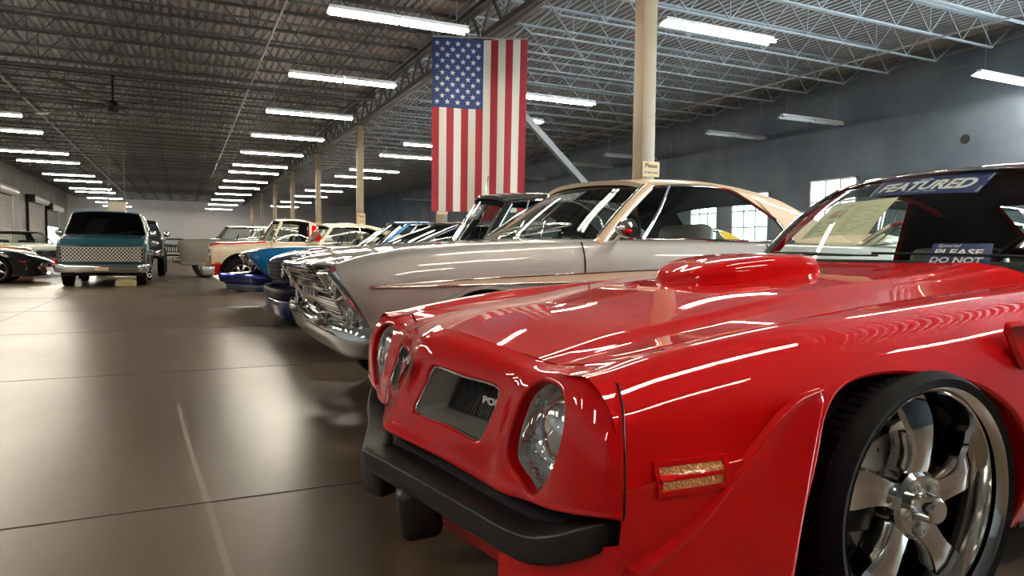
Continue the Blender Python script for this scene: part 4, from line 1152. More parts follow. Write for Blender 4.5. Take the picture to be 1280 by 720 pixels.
# ================================================================== GENERIC CARS
def gcar(name, label, loc, rz, S, group=None):
    root = thing(name, label, S.get('cat', 'car'), loc, rz, group)
    st = np.array(S['st'], float); L = st[-1, 0]
    rake, zref, rl = S.get('rake', 0), S.get('zref', .9), S.get('rake_len', .8)
    bow = S.get('bow', .10)                       # how far the front corners sit back
    def sect(x): return crx([x], st)[0]           # w, ztop, zsh, wshr, zbot
    def shift(x, y, z):
        w = sect(x)[0]; f = max(0, 1-x/rl)
        fr = max(0, 1-(L-x)/.5)
        return x+rake*max(0, zref-z)*f+bow*(abs(y)/w)**3*f-.08*(abs(y)/w)**3*fr
    cuts = sorted(set([S['door'][0], S['door'][1], S['hood'][0], S['hood'][1]]))
    xs = sorted(set(list(np.linspace(0, L, int(L/.075)))+cuts)); xs = [x for i, x in enumerate(xs) if x in cuts or all(abs(x-c) > .02 for c in cuts)]
    body = S['paint']; rows = []
    belt = S.get('belt', .0)
    for x in xs:
        w, zt, zs, wr, zb = sect(x); zm = zb+(zs-zb)*.56
        pr = [(0, zt), (wr*w*.45, zt-(zt-zs)*.18), (wr*w*.80, zt-(zt-zs)*.62), (wr*w*.93, zs+.006), (wr*w, zs-.012), (w*(wr*.45+.55), zs-.055), (w*.995, zs-.13), (w, zm), (w*.985, zb+(zs-zb)*.30), (w*.965, zb+(zs-zb)*.12), (w*.93, zb), (0, zb)]
        c = cr(pr, 45)
        c[:, 0] = np.maximum(c[:, 0], 0); c[:, 1] = np.minimum(c[:, 1], max(zt, zs+.012)); c[:, 1] = np.maximum(c[:, 1], zb)
        half = [(shift(x, v, z), -v, z) for v, z in c]; other = [(a, -b, cc) for a, b, cc in half[::-1]]
        rows.append(half[:-1]+other[:-1])
    q = MB(); n = len(rows[0]); G = np.array(rows)
    q.grid(np.concatenate([G, G[:, :1]], 1)); 
    q.add(rows[0], [tuple(range(n))]); q.add(rows[-1], [tuple(range(n))])
    me = q.mesh('body', [body, 'trimblk', 'inner'], 40, 1e-5)
    cut = []
    aw = S['wheels']; 
    for x in aw['x']:
        for s in (1, -1):
            c = MB(); w = sect(x)[0]; ar = aw.get('arch', aw['r']*1.17)
            c.lathe([(.001, 0), (ar, 0), (ar, .40), (.001, .40)], (x, s*(w-.30) if s > 0 else -(w-.30), aw.get('az', aw['r'])+aw.get('up', .02)), 'y', 40, 0, s)
            cut.append(c.mesh('c', ['trimblk'], 0, 1e-5))
    for (x0, x1, hw, z0, m_) in S.get('cav', []):
        c = MB(); c.rbox((x0, -hw, z0), (x1, hw, 2.5), .05, 0); cut.append(c.mesh('c', [m_], 0))
    me = boolean(me, cut, 'body')
    for p in me.polygons: p.use_smooth = True
    me.set_sharp_from_angle(angle=R(38))
    # split into panels
    cn = [tuple(c.vector) for c in me.corner_normals]
    groups = {}
    for p in me.polygons:
        x, y, z = p.center; m_ = me.materials[p.material_index].name if me.materials[p.material_index] else ''
        xs_ = min(max(x, 0), L); w, zt, zs, wr, zb = sect(xs_)
        top = p.normal.z > .55 and z > zs-.1
        if m_ in ('black_trim', 'dark_interior'): k = 'inner_structure'
        elif S['hood'][0] <= x <= S['hood'][1] and top: k = 'hood'
        elif S['door'][0] < x < S['door'][1] and z > zb+.07 and abs(y) > .5*w: k = 'door' if y < 0 else 'door_'
        elif x <= S['door'][0]: k = 'front_body'
        else: k = 'rear_body'
        groups.setdefault(k, []).append(p)
    if 'inner_structure' in groups:
        ps = groups.pop('inner_structure'); par = list(range(len(me.vertices)))
        def fd(i):
            while par[i] != i: par[i] = par[par[i]]; i = par[i]
            return i
        for p in ps:
            v0 = fd(p.vertices[0])
            for v in p.vertices: par[fd(v)] = v0; v0 = fd(v0)
        for p in ps:
            k0 = fd(p.vertices[0]); groups.setdefault(('wheel_well' if me.materials[p.material_index].name == 'black_trim' else 'cabin_lining')+'#%d' % k0, []).append(p)
    parts = {}
    two = S.get('twotone')
    for k, ps in groups.items():
        q = MB(); vm = {}; nr = []; mats = []; 
        for p in ps:
            f = []
            for li in p.loop_indices:
                vi = me.loops[li].vertex_index
                if vi not in vm: vm[vi] = len(q.v); q.v.append(tuple(me.vertices[vi].co))
                f.append(vm[vi]); nr.append(cn[li])
            q.f.append(tuple(f)); mt = me.materials[p.material_index]
            if two and mt.name == M[body].name:
                r = two(*p.center, k)
                if r: mt = M[r]
            if mt not in mats: mats.append(mt)
            q.m.append(mats.index(mt))
        m2 = bpy.data.meshes.new(k); m2.from_pydata(q.v, [], q.f)
        for mt in mats: m2.materials.append(mt)
        m2.polygons.foreach_set('material_index', q.m); m2.polygons.foreach_set('use_smooth', [True]*len(m2.polygons))
        m2.normals_split_custom_set(nr); parts[k] = link(k.split('#')[0].rstrip('_'), m2, root)
    bpy.data.meshes.remove(me)
    # shut lines
    def side_pt(x, z, s, off=.002):
        w, zt, zs, wr, zb = sect(x); k = (z-zb)/(zs-zb)
        ww = float(crx([k], [(0,.93*w),(.12,.965*w),(.30,.985*w),(.56,w),(.85,.995*w),(.94,w*(wr*.45+.55)),(1,wr*w)])[0][0])
        return (shift(x, ww, z), -s*(ww+off), z)
    q = MB()
    for x in S['door']:
        zs = sect(x)[2]; zb = sect(x)[4]
        for s in (1, -1): q.tube([side_pt(x, z, s, -.003) for z in np.linspace(zb+.07, zs-.01, 12)], .0055, 4)
    for s in (1, -1): q.tube([side_pt(x, sect(x)[4]+.07, s, -.003) for x in np.linspace(*S['door'], 14)], .0045, 4)
    q.build('shut_lines', 'trimblk', root, 60)
    if S.get('hoodseam', 1):
        for s in (1, -1):
            q = MB()
            q.tube([(lambda w, zt, zs, wr, zb: (shift(x, wr*w*.82, zs), s*wr*w*.82, zt-(zt-zs)*.64-.002))(*sect(x)) for x in np.linspace(max(S['hood'][0], .08), S['hood'][1], 20)], .005, 4)
            q.build('hood_seam', 'trimblk', root, 60)
    # ---------------- greenhouse
    g = S.get('gh')
    if g:
        zb, zr_, wb_, wr_ = g['zb'], g['zr'], g['wb'], g['wr']; zbr = g.get('zbr', zb); cb = g.get('curve', .18); ct = g.get('tcurve', .10)
        rp = g.get('roof', body); crown = g.get('crown', .05)
        def ws(a, t, off=0):
            xb = g['a0']+cb*abs(a)**2; xt = g['r0']+ct*abs(a)**2
            return np.array((xb+(xt-xb)*t-off*.5, -a*(wb_+(wr_-wb_)*t), zb+(zr_-crown*.55*abs(a)**2.5-zb)*t+.012*math.sin(PI*t)+off*.8))
        def rf(a, t):
            x0 = g['r0']+ct*abs(a)**2-.015; x1 = g['r1']-.04*abs(a)**2
            zz = zr_+crown*math.sin(PI*min(1, .12+.88*t))**.8-crown*.55*abs(a)**2.5-g.get('rdrop', .03)*t**2-.25*crown*max(0, abs(a)-.86)/.14
            return np.array((x0+(x1-x0)*t, -a*(wr_+g.get('bulge', .03)*math.sin(PI*t)), zz))
        def rw(a, t):
            c = rf(a*.98, 1); b = np.array((g['c0']-.10*abs(a)**2, -a*g.get('wbr', wb_), zbr)); return c+(b-c)*t
        q = MB(); q.grid([[ws(a, t) for t in np.linspace(0, 1, 10)] for a in np.linspace(-1, 1, 22)]); q.build('windshield', g.get('gl', 'glass'), root, 60)
        Gr = np.array([[rf(a, t) for t in np.linspace(0, 1, 20)] for a in np.linspace(-1, 1, 24)]); q = MB(); q.grid(Gr); q.grid(Gr-np.array([0, 0, .028]), 1); 
        q.grid([[p, p-np.array([0, 0, .028])] for p in Gr[0]]); q.grid([[p, p-np.array([0, 0, .028])] for p in Gr[-1]]); q.grid([[p, p-np.array([0, 0, .028])] for p in Gr[:, 0]])
        q.build('roof', [rp, 'inner'], root, 50)
        for s in (1, -1):
            q = MB(); A = [ws(s*1.0, t)+np.array([.03, 0, -.004]) for t in np.linspace(-.13, 1, 9)]; q.tube(A, g.get('pil', .026), 8); q.build('a_pillar', g.get('apaint', rp), root, 60)
            q = MB(); q.tube([ws(s*1.0, t, .008) for t in np.linspace(0, 1, 9)], .011, 6); q.build('windshield_trim', g.get('trim', 'chrome'), root, 60)
            sb, stt = g['s1b'], g['s1t']          # rear edge of the side window: belt x, roof t
            x0b = g['a0']+cb+.05
            def side(u, k, o=0):               # u 0..1 front to rear, k 0..1 belt to roof
                b = np.array((x0b+(sb-x0b)*u, -s*(wb_+.0), zb+(zbr-zb)*(x0b+(sb-x0b)*u-g['a0'])/(g['c0']-g['a0'])-.01)); t_ = rf(s, .02+(stt-.02)*u)+np.array([0, 0, -.02])
                return b+(t_-b)*k+np.array([0, -s*(.015*math.sin(PI*k)+o), 0])
            def kmax(u): return 1-(g.get('arc', 0)*max(0, (u-.72)/.28)**2.2)
            gw = [[side(u, k*kmax(u)) for k in np.linspace(0, 1, 6)] for u in np.linspace(0, 1, 16)]
            q = MB(); q.grid(gw); q.build('side_window', g.get('gl', 'glass'), root, 60)
            q = MB(); q.tube([side(u, kmax(u), .004) for u in np.linspace(0, 1, 18)]+[side(1, kmax(1)*k, .004) for k in np.linspace(.9, 0, 8)], .011, 6); q.tube([side(u, .01, .004) for u in np.linspace(0, 1, 10)], .009, 6); q.build('window_trim', g.get('trim', 'chrome'), root, 60)
            for u in g.get('posts', []):
                q = MB(); q.tube([side(u[0], k, .002) for k in (0, .25, .5, .75, 1)] if not isinstance(u, float) else [side(u+.03*k*(1 if u < .3 else 0), k, .002) for k in (0, .25, .5, .75, 1)], .012, 6); q.build('window_post', g.get('trim', 'chrome'), root, 60)
            # rear pillar between side window and rear window (fills above an arched window too)
            I = np.linspace(0, 1, 9); rowsP = []
            for i in I:
                rr_ = []
                for k in np.linspace(0, 1, 9):
                    e1 = side(1, k*1.0); e2 = rw(s, 1-k); rr_.append(e1+(e2-e1)*i+np.array([0, -s*.012*math.sin(PI*k), 0]))
                rowsP.append(rr_)
            q = MB(); rowsP = np.array(rowsP); q.grid(rowsP); q.grid(rowsP+np.array([0, s*.025, 0]), 1); q.grid([[a_, a_+np.array([0, s*.025, 0])] for a_ in rowsP[0]])
            if g.get('arc', 0): 
                pu = np.linspace(.70, 1, 10); q.grid([[side(u, kmax(u)+(1-kmax(u))*k, .001) for k in (0, .5, 1)] for u in pu])
            q.build('rear_pillar', [rp, 'inner'], root, 50)
        q = MB(); q.grid([[rw(a, t) for t in np.linspace(0, 1, 8)] for a in np.linspace(-.97, .97, 14)]); q.build('rear_window', g.get('gl', 'glass'), root, 60)
        # cabin furniture
        hw = wb_-.10; sx = S['door'][1]-.42
        q = MB(); q.rbox((g['a0']+.12, -hw, zb-.26), (g['a0']+.48, hw, zb-.03), .06); q.build('dashboard', S.get('int', 'inner'), root, 50)
        for s in (1, -1):
            q = MB(); q.rbox((sx-.42, s*hw*.52-.24, .40), (sx+.08, s*hw*.52+.24, .58), .06)
            Ms = Matrix.Translation((sx+.06, s*hw*.52, .52)) @ Matrix.Rotation(R(12), 4, 'Y'); q.rbox((-.07, -.24, 0), (.07, .24, zb-.40), .06, 0, Ms, 3)
            q.build('front_seat', S.get('seatm', 'seat'), root, 50)
        c = Vector((g['a0']+.62, -hw*.52, zb-.02)); ring = [c+Vector((.07*math.sin(2*PI*k/24), .18*math.cos(2*PI*k/24), .17*math.sin(2*PI*k/24))) for k in range(24)]
        q = MB(); q.tube(ring, .012, 6, closed=True); q.tube([c, c+Vector((-.2, 0, -.08))], .025, 6); q.tube([ring[0], c, ring[12]], .010, 5); q.build('steering_wheel', S.get('int', 'inner'), root, 60)
        for va, vb in S.get('wipers', ((.1, .62), (-.62, -.1))):
            q = MB(); a0 = ws(va, 0, .012); a1 = ws(vb, .10, .01); q.tube([a0, a1], .006, 5); q.tube([a1+np.array([0, .2, .0]), a1+np.array([0, -.12, .03])], .005, 5); q.build('wiper', 'chrome' if S.get('chromewip') else 'trimblk', root, 60)
    # ---------------- wheels
    def make_wheel():
        W_ = bpy.data.objects.new('wheel', None); COL.objects.link(W_); W_.parent = root
        r, rr, tw = aw['r'], aw['rr'], aw.get('tw', .21)
        q = MB(); q.lathe([(rr-.004, .03), (rr+.01, -.004), (rr+(r-rr)*.55, -.016), (r-.012, -.004), (r, .02), (r, tw-.03), (r-.012, tw), (rr, tw)], seg=40); q.build('tyre', 'rubber', W_, 50)
        sty = aw.get('style', 'spoke'); q = MB()
        q.lathe([(rr+.006, -.004), (rr-.006, -.006), (rr-.018, .02), (rr-.03, .09), (rr-.02, .2)], seg=40); q.build('rim_barrel', 'polish' if sty != 'steel' else 'satin', W_, 40)
        q = MB()
        if sty in ('spoke', 'blackspoke'):
            for k in range(aw.get('n', 5)):
                a = 2*PI*k/aw.get('n', 5)+.3; Mt = Matrix.Rotation(a, 4, 'Y'); q.rbox((.03, .02, -.03), (rr-.015, .05, .03), .01, 0, Mt)
            q.lathe([(.001, .0), (.035, .0), (.05, .015), (.06, .05)], seg=20)
        else:
            q.lathe([(.001, -.012), (.05, -.01), (.09, .008), (rr*.6, .0), (rr*.8, .012), (rr-.02, .03)], seg=32)
        q.build('wheel_centre', ('trimblk' if sty == 'blackspoke' else 'polish'), W_, 35); return W_
    first = None
    for x in aw['x']:
        for s in (1, -1):
            w = sect(x)[0]; p = (shift(x, w, .9) if x > rl else x, -s*(w-aw.get('in', .045)), aw.get('az', aw['r']))
            if first is None: first = make_wheel(); o = first
            else:
                o = first.copy(); COL.objects.link(o)
                for ch in first.children: d = ch.copy(); COL.objects.link(d); d.parent = o
            o.location = p; o.rotation_euler = (0, 0, 0 if s > 0 else PI)
    # ---------------- front face helpers
    def face(y, z, off=0): return np.array((shift(0, y, z)-off, y, z))
    def grille(y0, y1, z0, z1, n=6, frame_='chrome', bars='chrome', back='trimblk', vert=0, th=.012, name_='grille'):
        q = MB(); q.grid([[face(y, z, .004) for z in np.linspace(z0, z1, 3)] for y in np.linspace(y0, y1, 9)])
        go = q.build(name_, back, root, 0)
        q = MB()
        for k in range(n):
            z = z0+(z1-z0)*(k+.5)/n; q.tube([face(y, z, .016) for y in np.linspace(y0, y1, 9)], th*.5, 4)
        for k in range(vert):
            y = y0+(y1-y0)*(k+.5)/vert; q.tube([face(y, z, .018) for z in (z0, z1)], th*.5, 4)
        q.build('grille_bars', bars, go, 0)
        if frame_:
            q = MB(); lp = [face(y, z1, .012) for y in np.linspace(y0, y1, 9)]+[face(y, z0, .012) for y in np.linspace(y1, y0, 9)]; q.tube(lp, .016, 6, closed=True); q.build('grille_frame', frame_, go, 50)
        return go
    def headlight(y, z, r, bez=.02, m_='lamp'):
        p = face(y, z); q = MB(); q.lathe([(.001, -.022), (r*.5, -.018), (r*.85, -.006), (r, 0.006), (r, .05)], tuple(p), 'x', 24); h = q.build('headlight', m_, root, 60)
        q = MB(); q.lathe([(r*.98, .002), (r+bez*.3, -.014), (r+bez*.8, -.010), (r+bez, .004), (r+bez, .05)], tuple(p), 'x', 24); q.build('headlight_bezel', 'chrome', h, 50)
    def bumper(path, z0, z1, d=.07, m_='chrome', name_='front_bumper', zf=None, bulge=.02):
        P_ = cr(path, 40); rowsB = []
        full = [(x, -y) for x, y in P_[::-1][:-1]]+[(x, y) for x, y in P_]
        full = np.array(full)
        for i in range(len(full)):
            t_ = full[min(i+1, len(full)-1)]-full[max(i-1, 0)]; t_ = t_/np.linalg.norm(t_); nx, ny = t_[1], -t_[0]
            if nx < 0 and abs(full[i][1]) < .3: nx, ny = -nx, -ny
            dz = zf(abs(full[i][1])) if zf else 0; h = z1-z0; row = []
            for dd, zz in cr([(d, z0), (.01, z0+.006), (-bulge*.5, z0+h*.3), (-bulge, z0+h*.6), (-bulge*.4, z1-.01), (.02, z1), (d, z1-.004), (d+.01, z1-.03)], 20): row.append((full[i][0]+nx*dd, full[i][1]+ny*dd, zz+dz))
            rowsB.append(row)
        q = MB(); q.grid(rowsB)
        for rr_ in (rowsB[0], rowsB[-1]): q.add(rr_, [tuple(range(len(rr_)))])
        return q.build(name_, m_, root, 40)
    def strip(xz, s, r_, m_='chrome', name_='side_trim', flat=None, off=.004):
        q = MB(); q.tube([side_pt(x, z, s, off) for x, z in xz], r_, 6, flat=flat); return q.build(name_, m_, root, 60)
    def mirror_(x, z, m_='chrome', s=1, size=.07):
        p = np.array(side_pt(x, z, s, 0)); q = MB(); q.tube([p, p+np.array([-.02, -s*.07, .03]), p+np.array([-.02, -s*.12, .05])], .010, 6)
        q.lathe([(.001, -.05), (size*.5, -.045), (size*.9, -.015), (size, .01), (.001, .012)], tuple(p+np.array([-.02, -s*.13, .075])), 'x', 20, 0, 1); q.build('door_mirror', m_, root, 50)
    def handle(x, z):
        for s in (1, -1):
            q = MB(); p = [side_pt(x+d, z, s, o) for d, o in ((0, .005), (.02, .03), (.14, .03), (.16, .005))]; q.tube(p, .009, 6); q.build('door_handle', 'chrome', root, 60)
    def tail(y, z, w, h):
        for s in (1, -1):
            q = MB(); q.rbox((L-.03, s*y-w, z-h), (L+.015, s*y+w, z+h), .01); q.build('tail_light', 'redlens', root, 40)
        q = MB(); 
    return dict(root=root, face=face, grille=grille, headlight=headlight, bumper=bumper, strip=strip, mirror=mirror_, handle=handle, side_pt=side_pt, sect=sect, tail=tail, L=L, shift=shift,
                ws=(ws if g else None), rf=(rf if g else None))

def lip(c, x, r, z, m_, s, t=.012, a0=-.1, a1=PI+.1):
    q = MB(); q.tube([c['side_pt'](x+r*math.cos(a), z+r*math.sin(a), s, .003) for a in np.linspace(a0, a1, 26) if z+r*math.sin(a) > c['sect'](x+r*math.cos(a))[4]], t, 6, flat=.8); q.build('wheel_arch_lip', m_, c['root'], 60)

# ------------------------------------------------------------------ silver coupe with cream roof
c = gcar('silver_coupe', 'silver 1960s hardtop coupe with cream roof, parked beside the red car', (.60, 4.17, 0), 0, dict(
    paint='silver', st=[(0,.885,.862,.835,.93,.43),(.06,.90,.885,.868,.93,.42),(.36,.915,.955,.945,.93,.40),(.62,.92,.988,.972,.93,.38),(.9,.92,1.005,.990,.93,.36),(1.40,.92,1.032,1.008,.94,.34),(2.4,.92,1.035,1.012,.94,.33),(3.4,.92,1.03,1.008,.93,.33),(4.1,.91,1.02,.99,.92,.36),(4.7,.87,.96,.93,.92,.42)],
    rake=.62, zref=.86, rake_len=.75, bow=.04, door=(1.385, 2.75), hood=(.05, 1.42),
    wheels=dict(x=(.80, 3.55), r=.325, rr=.20, arch=.395, up=.03, style='cap'),
    cav=[(1.62, 3.35, .80, .35, 'inner')],
    gh=dict(a0=1.36, curve=.17, r0=1.86, tcurve=.12, r1=3.22, c0=3.70, zb=1.03, zr=1.385, wb=.82, wr=.62, roof='cream', apaint='cream', pil=.032, s1b=3.04, s1t=.70, arc=.52, posts=[.17], crown=.06, rdrop=.05), seatm='seatg', chromewip=1))
for z0, z1, n in ((.752, .822, 4), (.668, .738, 2), (.585, .655, 4)): c['grille'](-.60, .60, z0, z1, n, 'chrome', 'chrome', 'trimblk', 0, .008)
for s in (1, -1):
    q = MB(); q.grid([[c['face'](s*y, z, .006) for z in np.linspace(.575, .835, 5)] for y in (.62, .72, .82)]); q.build('headlight_housing', 'satin', c['root'], 60)
    for z in (.772, .640): c['headlight'](s*.725, z, .062, .02)
    q = MB(); q.tube([c['face'](s*y, z, .01) for y, z in ((.63, .83), (.84, .84), (.85, .72), (.84, .57), (.63, .57))], .02, 6, closed=True); q.build('headlight_surround', 'chrome', c['root'], 50)
q = MB(); 
for y in (-.18, -.06, .06, .18): q = MB(); q.rbox(c['face'](y-.03, .685, .030), c['face'](y+.03, .722, .016), .004); q.build('grille_badge', 'satin', c['root'], 30)
q = MB(); q.tube([c['face'](y, .853, .0) for y in np.linspace(-.86, .86, 15)], .016, 6); q.build('hood_lip_trim', 'chrome', c['root'], 50)
c['bumper']([(.085, 0), (.09, .3), (.10, .6), (.12, .80), (.18, .90), (.36, .945)], .415, .575, .10, bulge=.035, zf=lambda y: .0)
for s in (1, -1):
    q = MB(); q.rbox((.02, s*.42-.04, .54), (.12, s*.42+.04, .61), .03); q.build('bumper_guard', 'chrome', c['root'], 50)
    q = MB(); a = [(x, z) for x, z in crx(np.linspace(.12, 4.55, 50), [(.12,.12,.769),(.6,.6,.797),(1.2,1.2,.822),(2,2,.850),(3,3,.858),(4.55,4.55,.855)])]
    b = [(x, z) for x, z in crx(np.linspace(.12, 4.55, 50), [(.12,.12,.766),(.6,.6,.772),(1.2,1.2,.780),(2,2,.792),(3,3,.80),(4.55,4.55,.82)])]
    q.grid([[c['side_pt'](xa, zb_+(za-zb_)*k, s, .007) for k in np.linspace(0, 1, 4)] for (xa, za), (xb, zb_) in zip(a, b)]); q.build('side_spear', 'ivory', c['root'], 60, label='cream infill of the chrome side spear')
    c['strip'](a, s, .005, off=.006); c['strip'](b, s, .005, off=.006)
    c['strip']([(x, .63+.0*x) for x in np.linspace(.16, .46, 8)], s, .004, 'trimblk', 'lower_crease')
    lip(c, .80, .405, .355, 'silver', s, .018); lip(c, 3.55, .405, .355, 'silver', s, .018)
c['mirror'](1.60, 1.0, 'chrome', 1, .055); c['handle'](2.55, .93)
c['bumper']([(4.80, 0), (4.80, .6), (4.76, .88), (4.6, .94)], .44, .57, .08, name_='rear_bumper'); c['tail'](.65, .74, .12, .07)
q = MB(); p = np.array((1.32, -.52, 1.03)); q.tube([p, p+np.array([.03, 0, .10])], .006, 5)
for k in (-.18, 0): q.tube([p+np.array([-.35, .1, -.01]), p+np.array([-.30, .1, .35])], .003, 4)
q.build('aerial', 'chrome', c['root'], 60)
# featured card inside the silver windshield
def dash_card(c, a0, a1, t0, t1, txt, lab, off=-.02, m_='signblue', cat='sign', ink='signwhite', nm='windshield_card'):
    rt = c['root']; Mw = Matrix.Translation(rt.location) @ Matrix.Rotation(rt.rotation_euler.z, 4, 'Z')
    t = thing(nm, lab, cat, rt.location, rt.rotation_euler.z)
    pt = lambda x, y, o=0: c['ws'](a0+(a1-a0)*x, t1+(t0-t1)*y, off+o)
    q = MB(); q.grid([[pt(x, y) for y in np.linspace(0, 1, 5)] for x in np.linspace(0, 1, 10)]); q.build('sheet', m_, t, 60)
    if txt:
        for i, tx in enumerate(txt): n = len(txt); wrap_text(t, pt, tx, .08, .92, (i+.18)/n, (i+.82)/n, ink, 'lettering', .15, .01)
    else:
        q = MB()
        for k in range(8): q.add([pt(.08, .15+k*.1, .001), pt(.85-.06*(k%3), .15+k*.1, .001), pt(.85-.06*(k%3), .18+k*.1, .001), pt(.08, .18+k*.1, .001)], [(0,1,2,3)])
        q.build('print', 'ink', t, 0)
dash_card(c, -.55, .25, .72, .95, ['FEATURED'], 'FEATURED banner at the top of the silver coupe windshield')
dash_card(c, -.15, .28, .16, .34, ['PLEASE', 'DO NOT'], 'small Please Do Not Touch card low in the silver coupe windshield', m_='ink')
# ------------------------------------------------------------------ black 1950s coupe
c = gcar('black_coupe', 'black rounded 1950s coupe with a FEATURED sign, behind the silver coupe', (1.02, 7.05, 0), R(-11), dict(
    paint='black', st=[(0,.70,.80,.78,.9,.36),(.1,.80,.87,.84,.9,.34),(.6,.85,.95,.91,.88,.3),(1.5,.86,1.0,.97,.9,.28),(3.0,.88,1.0,.97,.9,.28),(4.0,.86,.96,.92,.88,.3),(4.6,.74,.78,.75,.88,.36)],
    bow=.15, door=(1.75, 2.95), hood=(.05, 1.55), wheels=dict(x=(.82, 3.65), r=.33, rr=.19, style='cap'), cav=[(1.75, 3.3, .72, .4, 'inner')],
    gh=dict(a0=1.50, curve=.20, r0=1.80, tcurve=.16, r1=3.25, c0=3.75, zb=1.0, zr=1.46, wb=.76, wr=.58, s1b=2.95, s1t=.72, arc=.3, posts=[.2], crown=.10, pil=.04, rdrop=.08)))
for s in (1, -1): c['headlight'](s*.55, .68, .085)
c['grille'](-.40, .40, .48, .66, 6); c['bumper']([(-.06, 0), (-.03, .5), (.05, .78), (.25, .86)], .36, .48, .06); c['tail'](.5, .6, .06, .06)
dash_card(c, -.75, .50, .58, .93, ['FEATURED'], 'FEATURED sign behind the black coupe windshield')
dash_card(c, .56, .88, .55, .92, None, 'small notice beside the FEATURED sign in the black coupe', m_='dred', nm='small_notice')
dash_card(c, -.75, .10, .05, .50, None, 'cream sheets low in the black coupe windshield', m_='paper', nm='information_sheet')
# ------------------------------------------------------------------ navy fastback
c = gcar('navy_fastback', 'dark navy fastback with a black roof, between the silver and the bright blue car', (1.02, 9.30, 0), 0, dict(
    paint='navy', st=[(0,.84,.80,.76,.92,.30),(.08,.87,.85,.82,.92,.28),(.35,.90,.93,.90,.92,.27),(1.35,.90,1.0,.965,.92,.25),(2.6,.91,1.0,.965,.92,.25),(3.8,.90,.99,.95,.9,.28),(4.6,.82,.92,.88,.9,.36)],
    rake=.15, zref=.85, bow=.06, door=(1.55, 2.75), hood=(.05, 1.45), wheels=dict(x=(.85, 3.55), r=.33, rr=.22, style='blackspoke'), cav=[(1.65, 3.2, .74, .4, 'inner')],
    gh=dict(a0=1.42, curve=.18, r0=2.18, tcurve=.12, r1=3.05, c0=4.15, zb=.99, zr=1.30, wb=.78, wr=.58, s1b=3.05, s1t=.8, roof='black', apaint='black', crown=.05, gl='tint')))
c['grille'](-.55, .55, .56, .76, 4, None, 'trimblk', 'inner')
for s in (1, -1):
    c['headlight'](s*.69, .66, .07, .008)
    q = MB(); q.grid([[c['face'](s*y, z, .006) for z in (.54, .66, .79)] for y in (.57, .70, .82)]); q.build('headlight_panel', 'inner', c['root'], 60)
    c['strip']([(x, .84+.02*x) for x in np.linspace(.1, .9, 8)], s, .012, 'signwhite', 'side_stripe', .5)
c['bumper']([(-.05, 0), (-.03, .4), (.0, .7), (.08, .86), (.3, .91)], .34, .47, .06, 'trimblk'); c['bumper']([(-.02, 0), (.0, .5), (.06, .8), (.2, .88)], .12, .33, .08, 'navy', 'air_dam'); c['tail'](.6, .7, .12, .05)
q = MB(); q.box((.35, -.22, .945), (1.4, -.06, .985)); q.box((.35, .06, .945), (1.4, .22, .985)); 
# ------------------------------------------------------------------ bright blue coupe
c = gcar('blue_coupe', 'bright blue hardtop coupe with pointed chrome bumper coloured with its blue reflection, beside the navy fastback', (.86, 12.10, 0), 0, dict(
    paint='blue', st=[(0,.86,.86,.83,.93,.40),(.08,.88,.90,.885,.93,.38),(.45,.90,.965,.955,.93,.34),(1.1,.91,1.0,.985,.93,.30),(2.0,.91,1.02,1.0,.93,.28),(3.3,.92,1.02,1.0,.92,.28),(4.2,.90,1.0,.97,.92,.32),(4.9,.84,.93,.90,.92,.40)],
    rake=.75, zref=.86, rake_len=.8, bow=.05, door=(1.75, 3.15), hood=(.05, 1.85), wheels=dict(x=(.98, 3.85), r=.33, rr=.20, style='spoke'), cav=[(1.98, 3.6, .76, .4, 'inner')],
    gh=dict(a0=1.92, curve=.18, r0=2.48, tcurve=.12, r1=3.75, c0=4.35, zb=1.02, zr=1.40, wb=.80, wr=.60, s1b=3.45, s1t=.72, arc=.35, posts=[.2], crown=.06, rdrop=.05, apaint='blue')))
for s in (1, -1):
    for y in (.76, .58): c['headlight'](s*y, .75, .068)
    c['strip']([(x, .78) for x in np.linspace(.62, .85, 5)], s, .012, 'chrome', 'fender_badge', .5)
    q = MB(); q.tube([c['face'](s*.87, z, .005) for z in (.86, .7, .56)], .018, 6); q.build('fender_edge_trim', 'chrome', c['root'], 50)
    c['grille'](*( (.06, .47) if s > 0 else (-.47, -.06)), .66, .83, 5)
    q = MB(); q.tube([c['side_pt'](x, .40, s, .004) for x in np.linspace(.3, 4.7, 12)], .02, 5); q.build('rocker_trim', 'chrome', c['root'], 60)
c['bumper']([(-.30, 0), (-.22, .12), (-.10, .30), (.02, .52), (.10, .72), (.16, .86), (.42, .935)], .40, .55, .16, mat('blue_reflecting_chrome', (.03, .04, .20), .10, 1.), bulge=.03)  # chrome prow; the blue it mirrors is put into its colour
c['bumper']([(-.20, 0), (-.13, .12), (-.0, .32), (.10, .56), (.20, .80), (.35, .88)], .27, .40, .12, 'navy', 'front_valance'); c['tail'](.55, .7, .2, .06); c['handle'](2.9, .93)
c['bumper']([(4.98, 0), (4.98, .6), (4.92, .86), (4.8, .92)], .42, .55, .08, name_='rear_bumper')
dash_card(c, .1, .6, .18, .36, None, 'small pale card low in the blue coupe windshield', m_='signwhite', nm='windshield_card')
